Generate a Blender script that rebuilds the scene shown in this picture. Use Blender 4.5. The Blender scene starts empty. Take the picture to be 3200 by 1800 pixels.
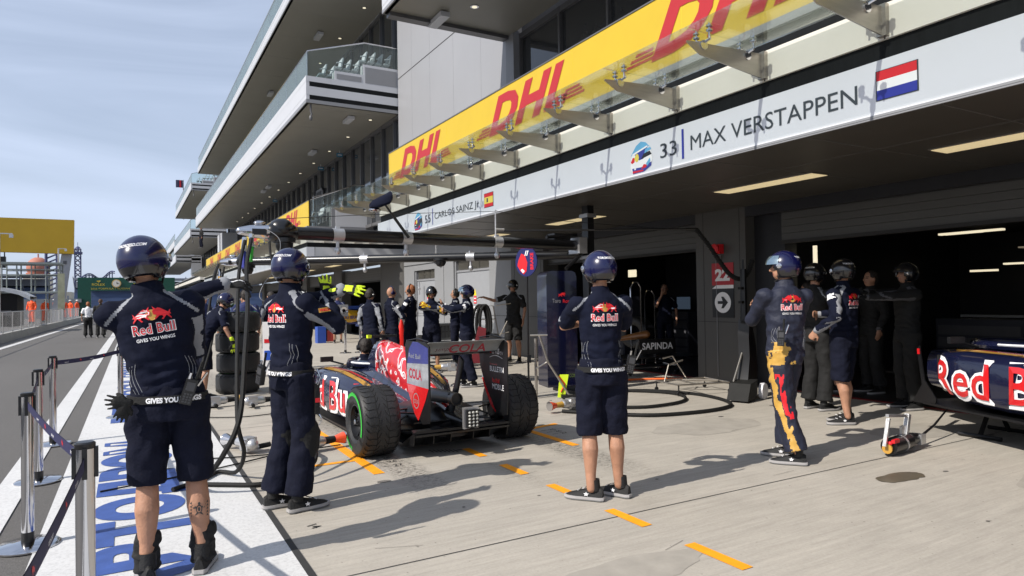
import bpy, math, random
from mathutils import Vector, Matrix, noise
from mathutils.bvhtree import BVHTree
random.seed(7)
V = Vector
S = bpy.context.scene
COL = S.collection
# ---------------------------------------------------------------- camera
F, W = 2100.0, 3200.0
yaw, pit, rol = math.atan(1201/2100), math.atan(34/2100), 0.016
fw = V((math.sin(yaw)*math.cos(pit), math.cos(yaw)*math.cos(pit), math.sin(pit)))
r0 = fw.cross(V((0,0,1))).normalized(); u0 = r0.cross(fw)
rr = math.cos(rol)*r0 - math.sin(rol)*u0; uu = math.sin(rol)*r0 + math.cos(rol)*u0
cam = bpy.data.cameras.new('camera'); cam_o = bpy.data.objects.new('camera', cam); COL.objects.link(cam_o)
cam.sensor_width = 36; cam.lens = F/W*36; cam.clip_start = .05; cam.clip_end = 3000
cam_o.matrix_world = Matrix(((rr.x,uu.x,-fw.x,0),(rr.y,uu.y,-fw.y,0),(rr.z,uu.z,-fw.z,1.5),(0,0,0,1)))
S.camera = cam_o
cam.dof.use_dof = True; cam.dof.focus_distance = 5.5; cam.dof.aperture_fstop = 9.0
# ---------------------------------------------------------------- sky and sun
SUN_EL, SUN_AZ = 41.0, 262.0          # azimuth clockwise from +Y
world = bpy.data.worlds.new('World'); S.world = world; world.use_nodes = True
nt = world.node_tree; nt.nodes.clear()
def N(nt, t, **k):
    n = nt.nodes.new(t)
    for a, b in k.items():
        if a.startswith('i_'): n.inputs[a[2:].replace('_', ' ')].default_value = b
        else: setattr(n, a, b)
    return n
sky = N(nt, 'ShaderNodeTexSky', sky_type='NISHITA', sun_disc=False, sun_elevation=math.radians(SUN_EL),
        sun_rotation=math.radians(SUN_AZ), air_density=1.0, dust_density=1.6, ozone_density=1.2)
tc = N(nt, 'ShaderNodeTexCoord'); mp = N(nt, 'ShaderNodeMapping')
mp.inputs['Rotation'].default_value = (math.radians(8), math.radians(24), math.radians(18)); mp.inputs['Scale'].default_value = (1.0, 1.2, 3.6)
nz = N(nt, 'ShaderNodeTexNoise', i_Scale=1.5, i_Detail=6.0, i_Roughness=.5, i_Distortion=.8)
rp = N(nt, 'ShaderNodeValToRGB'); rp.color_ramp.elements[0].position = .36; rp.color_ramp.elements[1].position = .68
mx = N(nt, 'ShaderNodeMix', data_type='RGBA'); mx.inputs['B'].default_value = (7.9, 9.1, 11.6, 1)
ml = N(nt, 'ShaderNodeMath', operation='MULTIPLY_ADD'); ml.inputs[1].default_value = .46; ml.inputs[2].default_value = .36
bg = N(nt, 'ShaderNodeBackground', i_Strength=.082); wo = N(nt, 'ShaderNodeOutputWorld')
L = nt.links.new
L(tc.outputs['Generated'], mp.inputs['Vector']); L(mp.outputs[0], nz.inputs['Vector']); L(nz.outputs['Fac'], rp.inputs['Fac'])
L(rp.outputs['Color'], ml.inputs[0]); L(ml.outputs[0], mx.inputs['Factor']); L(sky.outputs[0], mx.inputs['A'])
L(mx.outputs['Result'], bg.inputs['Color']); L(bg.outputs[0], wo.inputs[0])
sl = bpy.data.lights.new('sun', 'SUN'); sl.energy = 4.7; sl.angle = math.radians(.5); sl.color = (1, .94, .85)
so = bpy.data.objects.new('sun', sl); COL.objects.link(so)
a, e = math.radians(SUN_AZ), math.radians(SUN_EL)
so.rotation_euler = V((math.sin(a)*math.cos(e), math.cos(a)*math.cos(e), math.sin(e))).to_track_quat('Z', 'Y').to_euler()
S.view_settings.view_transform = 'Standard'; S.view_settings.look = 'None'; S.view_settings.gamma = 1
S.view_settings.exposure = .22
S.render.film_transparent = False
# ---------------------------------------------------------------- materials
MATS = {}
def mat(name, col=(.5,.5,.5), rough=.5, metal=0., var=0., vs=4., bump=0., bs=30., coat=0., emit=None, es=1., stretch=None, spec=None):
    if name in MATS: return MATS[name]
    m = bpy.data.materials.new(name); m.use_nodes = True; t = m.node_tree; b = t.nodes['Principled BSDF']
    b.inputs['Base Color'].default_value = (*col, 1); b.inputs['Roughness'].default_value = rough
    b.inputs['Metallic'].default_value = metal; b.inputs['Coat Weight'].default_value = coat; b.inputs['Coat Roughness'].default_value = .04
    if spec is not None: b.inputs['Specular IOR Level'].default_value = spec
    if emit: b.inputs['Emission Color'].default_value = (*emit, 1); b.inputs['Emission Strength'].default_value = es
    if var or bump:
        c = N(t, 'ShaderNodeTexCoord'); q = N(t, 'ShaderNodeMapping'); t.links.new(c.outputs['Object'], q.inputs['Vector'])
        if stretch: q.inputs['Scale'].default_value = stretch
    if var:
        n = N(t, 'ShaderNodeTexNoise', i_Scale=vs, i_Detail=6., i_Roughness=.6); t.links.new(q.outputs[0], n.inputs['Vector'])
        h = N(t, 'ShaderNodeMapRange'); h.inputs['From Min'].default_value = .25; h.inputs['From Max'].default_value = .75
        h.inputs['To Min'].default_value = 1-var; h.inputs['To Max'].default_value = 1+var
        t.links.new(n.outputs['Fac'], h.inputs['Value'])
        k = N(t, 'ShaderNodeVectorMath', operation='SCALE'); k.inputs[0].default_value = col
        t.links.new(h.outputs[0], k.inputs['Scale']); t.links.new(k.outputs[0], b.inputs['Base Color'])
    if bump:
        n = N(t, 'ShaderNodeTexNoise', i_Scale=bs, i_Detail=4.); t.links.new(q.outputs[0], n.inputs['Vector'])
        u = N(t, 'ShaderNodeBump'); u.inputs['Strength'].default_value = bump; u.inputs['Distance'].default_value = .01
        t.links.new(n.outputs['Fac'], u.inputs['Height']); t.links.new(u.outputs[0], b.inputs['Normal'])
    MATS[name] = m; return m
def glass(name, tint, refl=.5, dirt=0.):
    m = bpy.data.materials.new(name); m.use_nodes = True; t = m.node_tree; t.nodes.clear()
    tr = N(t, 'ShaderNodeBsdfTransparent'); tr.inputs[0].default_value = (*tint, 1)
    gl = N(t, 'ShaderNodeBsdfGlossy'); gl.inputs['Roughness'].default_value = .03
    lw = N(t, 'ShaderNodeFresnel', i_IOR=1.5); mx = N(t, 'ShaderNodeMixShader'); o = N(t, 'ShaderNodeOutputMaterial')
    df = N(t, 'ShaderNodeBsdfDiffuse'); df.inputs[0].default_value = (.55,.62,.6,1); m2 = N(t, 'ShaderNodeMixShader'); m2.inputs[0].default_value = dirt
    mu = N(t, 'ShaderNodeMath', operation='MULTIPLY'); mu.inputs[1].default_value = refl; t.links.new(lw.outputs[0], mu.inputs[0]); t.links.new(mu.outputs[0], mx.inputs[0]); t.links.new(tr.outputs[0], mx.inputs[1]); t.links.new(gl.outputs[0], mx.inputs[2])
    t.links.new(mx.outputs[0], m2.inputs[1]); t.links.new(df.outputs[0], m2.inputs[2]); t.links.new(m2.outputs[0], o.inputs[0])
    MATS[name] = m; return m
GL = glass('canopy_glass', (.93,.97,.95), .45, .03); GR = glass('rail_glass', (.72,.84,.82), .8, .10)
def ground_mat(name, base, kind):
    m = bpy.data.materials.new(name); m.use_nodes = True; t = m.node_tree; b = t.nodes['Principled BSDF']; l = t.links.new
    c = N(t, 'ShaderNodeTexCoord'); P = c.outputs['Object']
    def noi(sc, st=(1,1,1), det=6., ro=.6):
        q = N(t, 'ShaderNodeMapping'); q.inputs['Scale'].default_value = st; l(P, q.inputs['Vector'])
        n = N(t, 'ShaderNodeTexNoise', i_Scale=sc, i_Detail=det, i_Roughness=ro); l(q.outputs[0], n.inputs['Vector']); return n.outputs['Fac']
    def rng(x, a, b_, lo, hi):
        h = N(t, 'ShaderNodeMapRange'); l(x, h.inputs['Value'])
        for i, v in zip(('From Min','From Max','To Min','To Max'), (a, b_, lo, hi)): h.inputs[i].default_value = v
        return h.outputs[0]
    def op(o, x, y=None):
        n = N(t, 'ShaderNodeMath', operation=o)
        for i, v in enumerate((x, y)):
            if v is None: continue
            if isinstance(v, (int, float)): n.inputs[i].default_value = v
            else: l(v, n.inputs[i])
        return n.outputs[0]
    if kind == 'concrete':
        f = op('MULTIPLY', rng(noi(.35), .3, .7, .94, 1.07), rng(noi(2.2, (1,2.2,1)), .3, .7, .93, 1.06))
        f = op('MULTIPLY', f, rng(noi(14, (.10,1.7,1), 9, .72), .3, .7, .84, 1.10))      # brushed texture across the lane
        f = op('MULTIPLY', f, rng(noi(60), .3, .75, .90, 1.05))
        f = op('MULTIPLY', f, op('MULTIPLY', rng(noi(3.5, (.5,3,1), 8, .75), .60, .74, 1., .80), rng(noi(26, (1,1,1), 3, .5), .70, .74, 1., .55)))
        # rubber laid down by tyres where cars stop and leave
        sx = N(t, 'ShaderNodeSeparateXYZ'); l(P, sx.inputs[0]); X, Y = sx.outputs[0], sx.outputs[1]
        def band(x0, w, y0, y1):
            d = op('ABSOLUTE', op('SUBTRACT', X, x0)); bx = rng(d, w*.5, w, 1., 0.)
            by = op('MULTIPLY', rng(Y, y0, y0+.9, 0., 1.), rng(Y, y1-1.5, y1, 1., 0.))
            return op('MULTIPLY', op('MULTIPLY', bx, by), rng(noi(9, (2.2,5,1), 9, .8), .47, .60, 0., .88))
        k = op('MAXIMUM', band(2.12, .22, 4.6, 13.), band(3.8, .25, 4.2, 7.2)); k = op('MAXIMUM', k, band(2.9, .12, 4.4, 6.))
        k = op('MAXIMUM', k, band(1.35, .3, 12.5, 20.))
        f = op('MULTIPLY', f, op('SUBTRACT', 1., k))
        # darker traffic scuffs across the apron
        g = op('MULTIPLY', rng(noi(1.1, (.5,2.6,1), 9, .75), .5, .68, 0., .20), rng(Y, 5.2, 6.3, 0., 1.))
        f = op('MULTIPLY', f, op('SUBTRACT', 1., g))
        l(rng(k, 0, 1, .85, .5), b.inputs['Roughness'])
    elif kind == 'asphalt':
        f = op('MULTIPLY', rng(noi(.25, (1,.25,1)), .3, .7, .82, 1.18), rng(noi(110), .3, .7, .55, 1.45))
        f = op('MULTIPLY', f, rng(noi(30), .3, .7, .85, 1.15)); b.inputs['Roughness'].default_value = .85
    else:
        f = op('MULTIPLY', rng(noi(1.3), .3, .7, .95, 1.03), rng(noi(55), .32, .55, .80, 1.02)); b.inputs['Roughness'].default_value = .6
        f = op('MULTIPLY', f, rng(noi(3., (1,.3,1), 8, .7), .58, .7, 1., .86))
    s = N(t, 'ShaderNodeVectorMath', operation='SCALE'); s.inputs[0].default_value = base; l(f, s.inputs['Scale']); l(s.outputs[0], b.inputs['Base Color'])
    u = N(t, 'ShaderNodeBump'); u.inputs['Strength'].default_value = .35; u.inputs['Distance'].default_value = .004
    l(noi(90 if kind != 'concrete' else 140), u.inputs['Height']); l(u.outputs[0], b.inputs['Normal'])
    MATS[name] = m; return m
# ---------------------------------------------------------------- mesh helpers
class MB:
    def __init__(s): s.v = []; s.f = []; s.m = []
    def add(s, vs, fs, mi=0, M=None):
        o = len(s.v); s.v += [tuple(M @ V(p)) if M else tuple(p) for p in vs]
        for f in fs: s.f.append([i+o for i in f]); s.m.append(mi)
    def box(s, c, d, mi=0, M=None, R=None):
        x, y, z = d[0]/2, d[1]/2, d[2]/2
        vs = [V((i*x, j*y, k*z)) for i in (-1,1) for j in (-1,1) for k in (-1,1)]
        if R: vs = [R @ v for v in vs]
        vs = [v+V(c) for v in vs]
        s.add(vs, [(0,1,3,2),(4,6,7,5),(0,4,5,1),(2,3,7,6),(0,2,6,4),(1,5,7,3)], mi, M)
    def bx(s, x0, x1, y0, y1, z0, z1, mi=0): s.box(((x0+x1)/2,(y0+y1)/2,(z0+z1)/2), (x1-x0,y1-y0,z1-z0), mi)
    def quad(s, a, b, c, d, mi=0, M=None): s.add([a,b,c,d], [(0,1,2,3)], mi, M)
    def loft(s, rings, mi=0, M=None, close=True):
        n = len(rings[0]); vs = [p for r in rings for p in r]; fs = []
        for i in range(len(rings)-1):
            for j in range(n):
                k = (j+1) % n; fs.append((i*n+j, i*n+k, (i+1)*n+k, (i+1)*n+j))
        if close: fs.append(tuple(range(n-1,-1,-1))); fs.append(tuple((len(rings)-1)*n+j for j in range(n)))
        s.add(vs, fs, mi, M)
    def tube(s, pts, r, n=8, mi=0, M=None, up=None, rnd=False):
        """r: number, list of numbers, or list of (across, along-up) pairs"""
        pts = [V(p) for p in pts]; k = len(pts)
        if not isinstance(r, (list, tuple)): r = [r]*k
        r = [q if isinstance(q, tuple) else (q, q) for q in r]
        if rnd:                                                     # rounded ends
            d0 = (pts[0]-pts[1]).normalized(); d1 = (pts[-1]-pts[-2]).normalized(); a, b = r[0], r[-1]
            pre = [(pts[0]+d0*min(a)*t, tuple(x*math.sqrt(max(0,1-t*t))+1e-4 for x in a)) for t in (.97,.75,.4)]
            post = [(pts[-1]+d1*min(b)*t, tuple(x*math.sqrt(max(0,1-t*t))+1e-4 for x in b)) for t in (.4,.75,.97)]
            pts = [p for p,_ in pre]+pts+[p for p,_ in post]; r = [q for _,q in pre]+r+[q for _,q in post]; k = len(pts)
        rings = []; t0 = (pts[1]-pts[0]).normalized()
        ref = V(up) if up else (V((0,0,1)) if abs(t0.z) < .9 else V((0,1,0)))
        for i in range(k):
            t = (pts[min(i+1,k-1)]-pts[max(i-1,0)]).normalized()
            a = t.cross(ref)
            if a.length < 1e-5: a = t.orthogonal()
            a.normalize(); b = a.cross(t).normalized()
            if not up: ref = b
            rings.append([pts[i]+a*math.cos(2*math.pi*j/n)*r[i][0]+b*math.sin(2*math.pi*j/n)*r[i][1] for j in range(n)])
        s.loft(rings, mi, M)
    def lathe(s, prof, n=16, mi=0, M=None):
        s.loft([[V((q*math.cos(2*math.pi*j/n), q*math.sin(2*math.pi*j/n), z)) for j in range(n)] for q, z in prof], mi, M)
    def prism(s, poly, t, mi=0, M=None):
        n = len(poly); vs = [(x,y,0) for x,y in poly]+[(x,y,t) for x,y in poly]
        s.add(vs, [tuple(range(n-1,-1,-1)), tuple(range(n,2*n))]+[(i,(i+1)%n,n+(i+1)%n,n+i) for i in range(n)], mi, M)
    def ell(s, c, r, n=12, m=8, mi=0, M=None, R=None):
        rings = []
        for i in range(1, m):
            a = math.pi*i/m
            rings.append([(R or Matrix.Identity(3)) @ V((r[0]*math.sin(a)*math.cos(2*math.pi*j/n), r[1]*math.sin(a)*math.sin(2*math.pi*j/n), -r[2]*math.cos(a)))+V(c) for j in range(n)])
        s.loft(rings, mi, M)
    def build(s, name, mats, parent=None, smooth=True, ang=38):
        if not s.v: return None
        me = bpy.data.meshes.new(name); me.from_pydata(s.v, [], s.f)
        if not isinstance(mats, (list, tuple)): mats = [mats]
        for m in mats: me.materials.append(m)
        me.polygons.foreach_set('material_index', s.m)
        if smooth:
            me.polygons.foreach_set('use_smooth', [True]*len(s.f)); me.set_sharp_from_angle(angle=math.radians(ang))
        me.update(); return link(name, me, parent)
def link(name, me, parent=None):
    o = bpy.data.objects.new(name, me); COL.objects.link(o)
    if parent: o.parent = parent
    return o
def tag(o, label, cat, group=None):
    o['label'] = label; o['category'] = cat
    if group: o['group'] = group
    return o
def struct(o): o['kind'] = 'structure'; return o
def thing(name, label, cat, loc=(0,0,0), rz=0., group=None):
    o = bpy.data.objects.new(name, None); COL.objects.link(o); o.location = loc; o.rotation_euler = (0,0,rz); o.empty_display_size = .1
    return tag(o, label, cat, group)
def copy_tree(o, parent=None):
    c = o.copy(); COL.objects.link(c)
    if parent: c.parent = parent
    for ch in [q for q in KIDS.get(o.name, [])]: copy_tree(ch, c)
    return c
KIDS = {}
def index_kids():
    KIDS.clear()
    for o in COL.objects:
        if o.parent: KIDS.setdefault(o.parent.name, []).append(o)
def copy_thing(o, label, loc=None, rz=None):
    index_kids(); c = copy_tree(o); c['label'] = label
    if loc is not None: c.location = loc
    if rz is not None: c.rotation_euler = (0,0,rz)
    return c
def mirx(p): return (-p[0], *p[1:])
# text as flat mesh data
TX = {}
def text(s, size=1., bold=0., shear=0., space=1., align='LEFT'):
    k = (s, bold, shear, space, align)
    if k not in TX:
        c = bpy.data.curves.new('t', 'FONT'); c.body = s; c.size = 1; c.offset = bold; c.shear = shear; c.space_character = space
        c.align_x = align; c.resolution_u = 3; o = bpy.data.objects.new('t', c); COL.objects.link(o)
        bpy.context.view_layer.update()
        me = o.evaluated_get(bpy.context.evaluated_depsgraph_get()).to_mesh()
        TX[k] = ([tuple(v.co) for v in me.vertices], [tuple(p.vertices) for p in me.polygons])
        o.evaluated_get(bpy.context.evaluated_depsgraph_get()).to_mesh_clear(); bpy.data.objects.remove(o); bpy.data.curves.remove(c)
    v, f = TX[k]; return [(x*size, y*size, 0) for x,y,_ in v], f
def bounds(v): return min(p[0] for p in v), max(p[0] for p in v), min(p[1] for p in v), max(p[1] for p in v)
def fit(vf, w, h):
    """stretch a text into a w by h box with its lower left corner at 0,0"""
    v, f = vf; a, b, c, d = bounds(v)
    return [((x-a)/(b-a)*w, (y-c)/(d-c)*h, 0) for x,y,_ in v], f
def place(vf, o, u, w):
    """flat mesh data onto the plane through o with axes u and w"""
    o, u, w = V(o), V(u), V(w); return [tuple(o+u*x+w*y) for x,y,_ in vf[0]], vf[1]
BULL = [(0,.30),(.06,.42),(.02,.60),(.10,.52),(.14,.44),(.30,.56),(.50,.72),(.68,.80),(.78,.74),(.86,.80),(.97,.92),(.93,.74),(1.0,.60),(.96,.44),(.90,.38),(.84,.42),(.80,.30),(.92,.20),(.88,.10),(.74,.22),(.66,.30),(.50,.30),(.44,.20),(.56,.08),(.46,.04),(.34,.20),(.26,.28),(.16,.18),(.02,.02),(.0,.10),(.10,.24),(.10,.32)]
def tri2d(poly):
    from mathutils.geometry import tessellate_polygon
    return [(x,y,0) for x,y in poly], [tuple(t) for t in tessellate_polygon([[V((x,y,0)) for x,y in poly]])]
def grow(poly, d):
    cx = sum(p[0] for p in poly)/len(poly); n = len(poly); out = []
    for i in range(n):
        a, b, c = V(poly[i-1]), V(poly[i]), V(poly[(i+1) % n]); e1 = (b-a).normalized(); e2 = (c-b).normalized(); nn = V((e1.y+e2.y, -e1.x-e2.x))
        if nn.length < .2: nn = V((e1.y, -e1.x))
        out.append(tuple(b-nn.normalized()*d))
    return out
# ---------------------------------------------------------------- palette
navy = mat('navy_cloth', (.0052,.0070,.0185), .88, var=.25, vs=6, bump=.25, bs=55, spec=.15)
navy2 = mat('navy_twill', (.0065,.0078,.018), .85, var=.25, vs=9, bump=.35, bs=70, spec=.15)
greyc = mat('grey_cloth', (.23,.24,.265), .85, var=.1, bump=.2, bs=50)
whitec = mat('white_print', (.80,.80,.82), .6, var=.03)
black = mat('black_cloth', (.0055,.0055,.006), .85, var=.3, bump=.4, bs=60)
blackp = mat('black_plastic', (.008,.008,.009), .32, var=.2)
rubber = mat('black_rubber', (.009,.009,.009), .7, var=.25, vs=12, bump=.3, bs=80, spec=.3)
shoe = mat('shoe_upper', (.006,.006,.0065), .7, var=.3, bump=.5, bs=120)
sole = mat('shoe_sole', (.35,.34,.34), .6, var=.15)
skin = mat('skin', (.36,.185,.115), .55, var=.24, vs=13, bump=.3, bs=90)
hair = mat('dark_hair', (.018,.012,.009), .6, var=.4, vs=40, bump=.8, bs=90)
ginger = mat('ginger_hair', (.30,.10,.035), .6, var=.3, vs=40, bump=.8, bs=90)
helm = mat('helmet_blue', (.0025,.0035,.042), .25, var=.15, coat=.55)
helmb = mat('helmet_black', (.008,.008,.010), .25, coat=.8, var=.1)
visor = mat('visor_chrome', (.35,.45,.5), .08, metal=.9, var=.1)
yel = mat('fluo_yellow', (.62,.80,.02), .6, var=.06)
red = mat('print_red', (.62,.010,.018), .5, var=.08)
carred = mat('car_red', (.56,.012,.015), .25, var=.06, coat=.8)
gold = mat('print_gold', (.50,.29,.055), .5, var=.1)
orange = mat('marshal_orange', (.85,.10,.02), .7, var=.12, bump=.3)
chrome = mat('chrome', (.60,.60,.62), .10, metal=1, var=.05)
steel = mat('brushed_steel', (.42,.39,.35), .34, metal=.85, var=.12, vs=3, stretch=(1,1,8))
alu = mat('cast_aluminium', (.55,.55,.56), .38, metal=.8, var=.15, bump=.2)
panelw = mat('white_panel', (.50,.51,.54), .42, var=.04, vs=1.2, bump=.03, bs=3)
panelc = mat('cream_panel', (.66,.64,.58), .4, var=.04, vs=1.5)
panelg = mat('grey_panel', (.22,.225,.24), .45, var=.06, vs=1.5)
signw = mat('sign_white', (.64,.65,.70), .35, var=.03, vs=1.)
blackb = mat('black_band', (.006,.007,.008), .6, var=.35, vs=3, stretch=(1,8,1), spec=.15)
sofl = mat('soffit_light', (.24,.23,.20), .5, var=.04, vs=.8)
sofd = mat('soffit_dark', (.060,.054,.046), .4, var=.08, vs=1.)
pier = mat('pier_panel', (.072,.070,.067), .5, var=.06, vs=1.)
shut = mat('roller_shutter', (.070,.070,.068), .45, var=.05, vs=2, stretch=(1,.2,6))
seam = mat('panel_seam', (.03,.03,.032), .8, var=.2)
glassd = mat('dark_glazing', (.035,.038,.042), .06, var=.15, coat=.5)
frame = mat('window_frame', (.10,.10,.105), .4, var=.1)
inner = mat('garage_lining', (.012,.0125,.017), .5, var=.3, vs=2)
ablue = mat('road_blue', (.040,.085,.29), .6, var=.22, vs=7, bump=.2, bs=80)
aorange = mat('road_orange', (.90,.34,.01), .6, var=.12, vs=9, bump=.15)
dhly = mat('banner_yellow', (.56,.385,.020), .5, var=.05, vs=1.5, bump=.08, bs=5)
dhlr = mat('banner_red', (.40,.016,.022), .5, var=.05)
lampy = mat('lamp_diffuser', (.75,.65,.40), .5, var=.05, emit=(1,.80,.45), es=.42)
tube_l = mat('lit_tube', (.8,.8,.7), .5, var=.05, emit=(1,.88,.62), es=.75)
tube_g = mat('green_light', (.0,.3,.1), .5, var=.05, emit=(.02,.8,.28), es=.45)
ink = mat('sign_ink', (.035,.045,.055), .5, var=.1)
blue = mat('sign_blue', (.02,.03,.30), .45, var=.1)
mark = mat('scuff_black', (.03,.03,.03), .8, var=.3)
# ---------------------------------------------------------------- ground
b = MB(); b.quad((-600,-60,0),(600,-60,0),(600,1500,0),(-600,1500,0)); struct(b.build('ground', ground_mat('asphalt', (.105,.100,.096), 'asphalt'), smooth=False))
b = MB(); b.quad((.865,-12,.004),(30,-12,.004),(30,100,.004),(.865,100,.004)); struct(b.build('pit_apron', ground_mat('concrete', (.400,.368,.320), 'concrete'), smooth=False))
wp = ground_mat('road_white', (.60,.60,.60), 'paint')
b = MB(); b.quad((-.56,-4,.008),(.87,-4,.008),(.865,70,.008),(-.35,34,.008)); b.quad((-.35,34,.008),(.865,70,.008),(.865,71,.008),(-.3,71,.008))
b.quad((-1.0,-2,.008),(-.80,-2,.008),(-.44,45,.008),(-.68,47.5,.008)); b.quad((-4.10,29,.008),(-3.88,29,.008),(-3.1,71,.008),(-3.3,71,.008)); b.quad((-4.9,-5,.008),(-4.7,-5,.008),(-3.88,29,.008),(-4.10,29,.008))
struct(b.build('painted_white_lines', wp, smooth=False))
b = MB(); b.bx(.845,.885,-4,70,.002,.010); struct(b.build('apron_edge_joint', mark, smooth=False))
b = MB()
v, f = fit(text('АВТОДРОМ', 1, .06), 4.75, .70); b.add(*place((v, f), (.47,3.75,.012), (0,1,0), (-1,0,0)))
b.bx(-.20,.47,9.9,11.7,.010,.012)
v, f = fit(text('SOCHI', 1, .035), 3.0, .62); b.add(*place((v, f), (.44,12.3,.012), (0,1,0), (-1,0,0)))
v, f = fit(text('FORMULA', 1, .03), 5.0, .62); b.add(*place((v, f), (.44,16,.012), (0,1,0), (-1,0,0)))
struct(b.build('painted_blue_lettering', ablue, smooth=False))
b = MB()
def stripe(x0,y0,x1,y1,w=.09,z=.008):
    d = V((x1-x0,y1-y0,0)).normalized(); n = V((-d.y,d.x,0))*w/2; p, q = V((x0,y0,z)), V((x1,y1,z)); b.quad(p-n,q-n,q+n,p+n)
stripe(1.88,8.6,1.88,5.65,.10); stripe(3.93,7.2,3.93,5.62,.09); stripe(1.83,6.25,1.28,6.25,.07); stripe(3.98,6.62,4.42,6.72,.07)
for y0,y1 in ((6.12,5.72),(5.34,4.95),(4.56,4.16),(3.80,3.40),(3.02,2.58),(2.2,1.8)): stripe(2.93,y0,2.93,y1,.085)
struct(b.build('painted_orange_marks', aorange, smooth=False))
b = MB()
for x0,y0,x1,y1 in ((1.0,3.65,8.9,3.65),(.9,13,8.9,13),(.9,18,8.9,18),(.9,8.6,8.9,8.6),(.9,-1.2,8.9,-1.2)): stripe(x0,y0,x1,y1,.008,.0075)
struct(b.build('slab_joints', mark, smooth=False))
b = MB(); rnd = random.Random(3)
def blot(cx, cy, rx, ry, z, k=26):
    pts = [(cx+rx*(1+.28*noise.noise(V((math.cos(t)*1.6,math.sin(t)*1.6,cx))))*math.cos(t), cy+ry*(1+.3*noise.noise(V((math.cos(t)*2.3,math.sin(t)*2.3,cy+4))))*math.sin(t)) for t in [2*math.pi*i/k for i in range(k)]]
    b.add([(x,y,z) for x,y in pts], [tuple(range(k))])
blot(5.42,3.2,.26,.10,.0085,40); blot(5.56,3.17,.12,.07,.0087)
struct(b.build('oil_puddle', mat('oily_water', (.11,.092,.065), .38, var=.3), smooth=False))
b = MB(); rn = random.Random(11)
for i in range(46):
    x, y = rn.uniform(1.1,9.5), rn.uniform(1.6,13); r_ = rn.uniform(.006,.022)*(1+.1*y); blot(x, y, r_*rn.uniform(1,2.2), r_, .0076, 9)
for i in range(22):
    x, y = rn.uniform(1.2,8.8), rn.uniform(1.8,9); a_ = rn.gauss(0,.25); l_ = rn.uniform(.06,.4); stripe_ = (x,y,x+l_*math.cos(a_),y+l_*math.sin(a_)); d = V((math.cos(a_),math.sin(a_),0)); n = V((-d.y,d.x,0))*.0016; p, q = V((x,y,.0077)), V((stripe_[2],stripe_[3],.0077)); b.quad(p-n,q-n,q+n,p+n)
struct(b.build('concrete_specks', mat('speck_grey', (.13,.12,.11), .9, var=.3), smooth=False))
b = MB()
for x,y,w,h in ((3.4,11.2,.9,.5),(5.8,5.6,.8,.35),(4.2,8.9,.7,.6),(2.4,2.9,.5,.16),(7.4,4.2,.6,.3),(6.6,2.5,.7,.22)): blot(x,y,w,h,.0060,30)
struct(b.build('old_oil_stains', mat('stain_brown', (.325,.300,.262), .85, var=.16, vs=5), smooth=False))
b = MB()                                                                # little hand written tallies and digits beside the box lines
for i, t in enumerate(('25','26','27')):
    for x, y in ((2.08,6.15-.16*i),(4.14,6.42-.12*i)):
        v, f = text(t, .09, .004); b.add(*place((v,f), (x,y,.0085), (1,0,0), (0,1,0))); b.bx(x-.1,x-.03,y+.03,y+.038,.008,.0086)
for i in range(7): b.bx(2.80-.035*i,2.812-.035*i,6.02+.02*i,6.14+.02*i,.008,.0088)
v, f = text('14', .10, .006); b.add(*place((v,f), (1.02,4.62,.0085), (.3,-.95,0), (.95,.3,0)))
struct(b.build('painted_digits', mark, smooth=False))
# ---------------------------------------------------------------- pit building
PB = thing('pit_building', 'long modern white and grey pit building with stacked glass railed balconies above garages', 'building', (0,0,0))
XF, XS, ZS = 8.9, 5.45, 2.97
def part(name, bm, m, p=PB, **k): return bm.build(name, m, p, **k)
# garage front: piers, openings and shutters
def pierbox(y0, y1):
    b = MB(); b.bx(XF,XF+.45,y0,y1,0,ZS); b.bx(XF-.004,XF,y0+.12,y0+.126,0,ZS,1); b.bx(XF-.004,XF,y1-.186,y1-.18,0,ZS,1); b.bx(XF-.004,XF,y0,y1,1.04,1.05,1)
    return part('pier', b, [pier, seam], smooth=False)
for y0,y1 in ((-6,1.4),(7.74,8.86),(14.0,15.6),(23.6,26.3),(32,33.4),(39.2,40.4),(46,47.2),(53,54)): pierbox(y0,y1)
for y0,y1 in ((1.4,7.14),(8.86,14.0),(26.3,32),(33.4,39.2),(40.4,46),(47.2,53),(54,60)):
    b = MB(); z = 2.36
    while z < ZS-.1: b.bx(XF+.14+.006*(int(z*20)%2),XF+.22,y0,y1,z,min(z+.105,ZS)); z += .11
    b.bx(XF+.12,XF+.24,y0,y1,2.31,2.36,1); part('roller_shutter', b, [shut, seam], smooth=False)
b = MB(); b.bx(XF+.22,XF+.5,7.14,7.74,0,ZS); b.bx(XF,XF+.1,1.4,7.74,2.80,ZS); b.bx(XF,XF+.1,8.86,14,2.80,ZS); part('door_jamb', b, inner, smooth=False)
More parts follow.
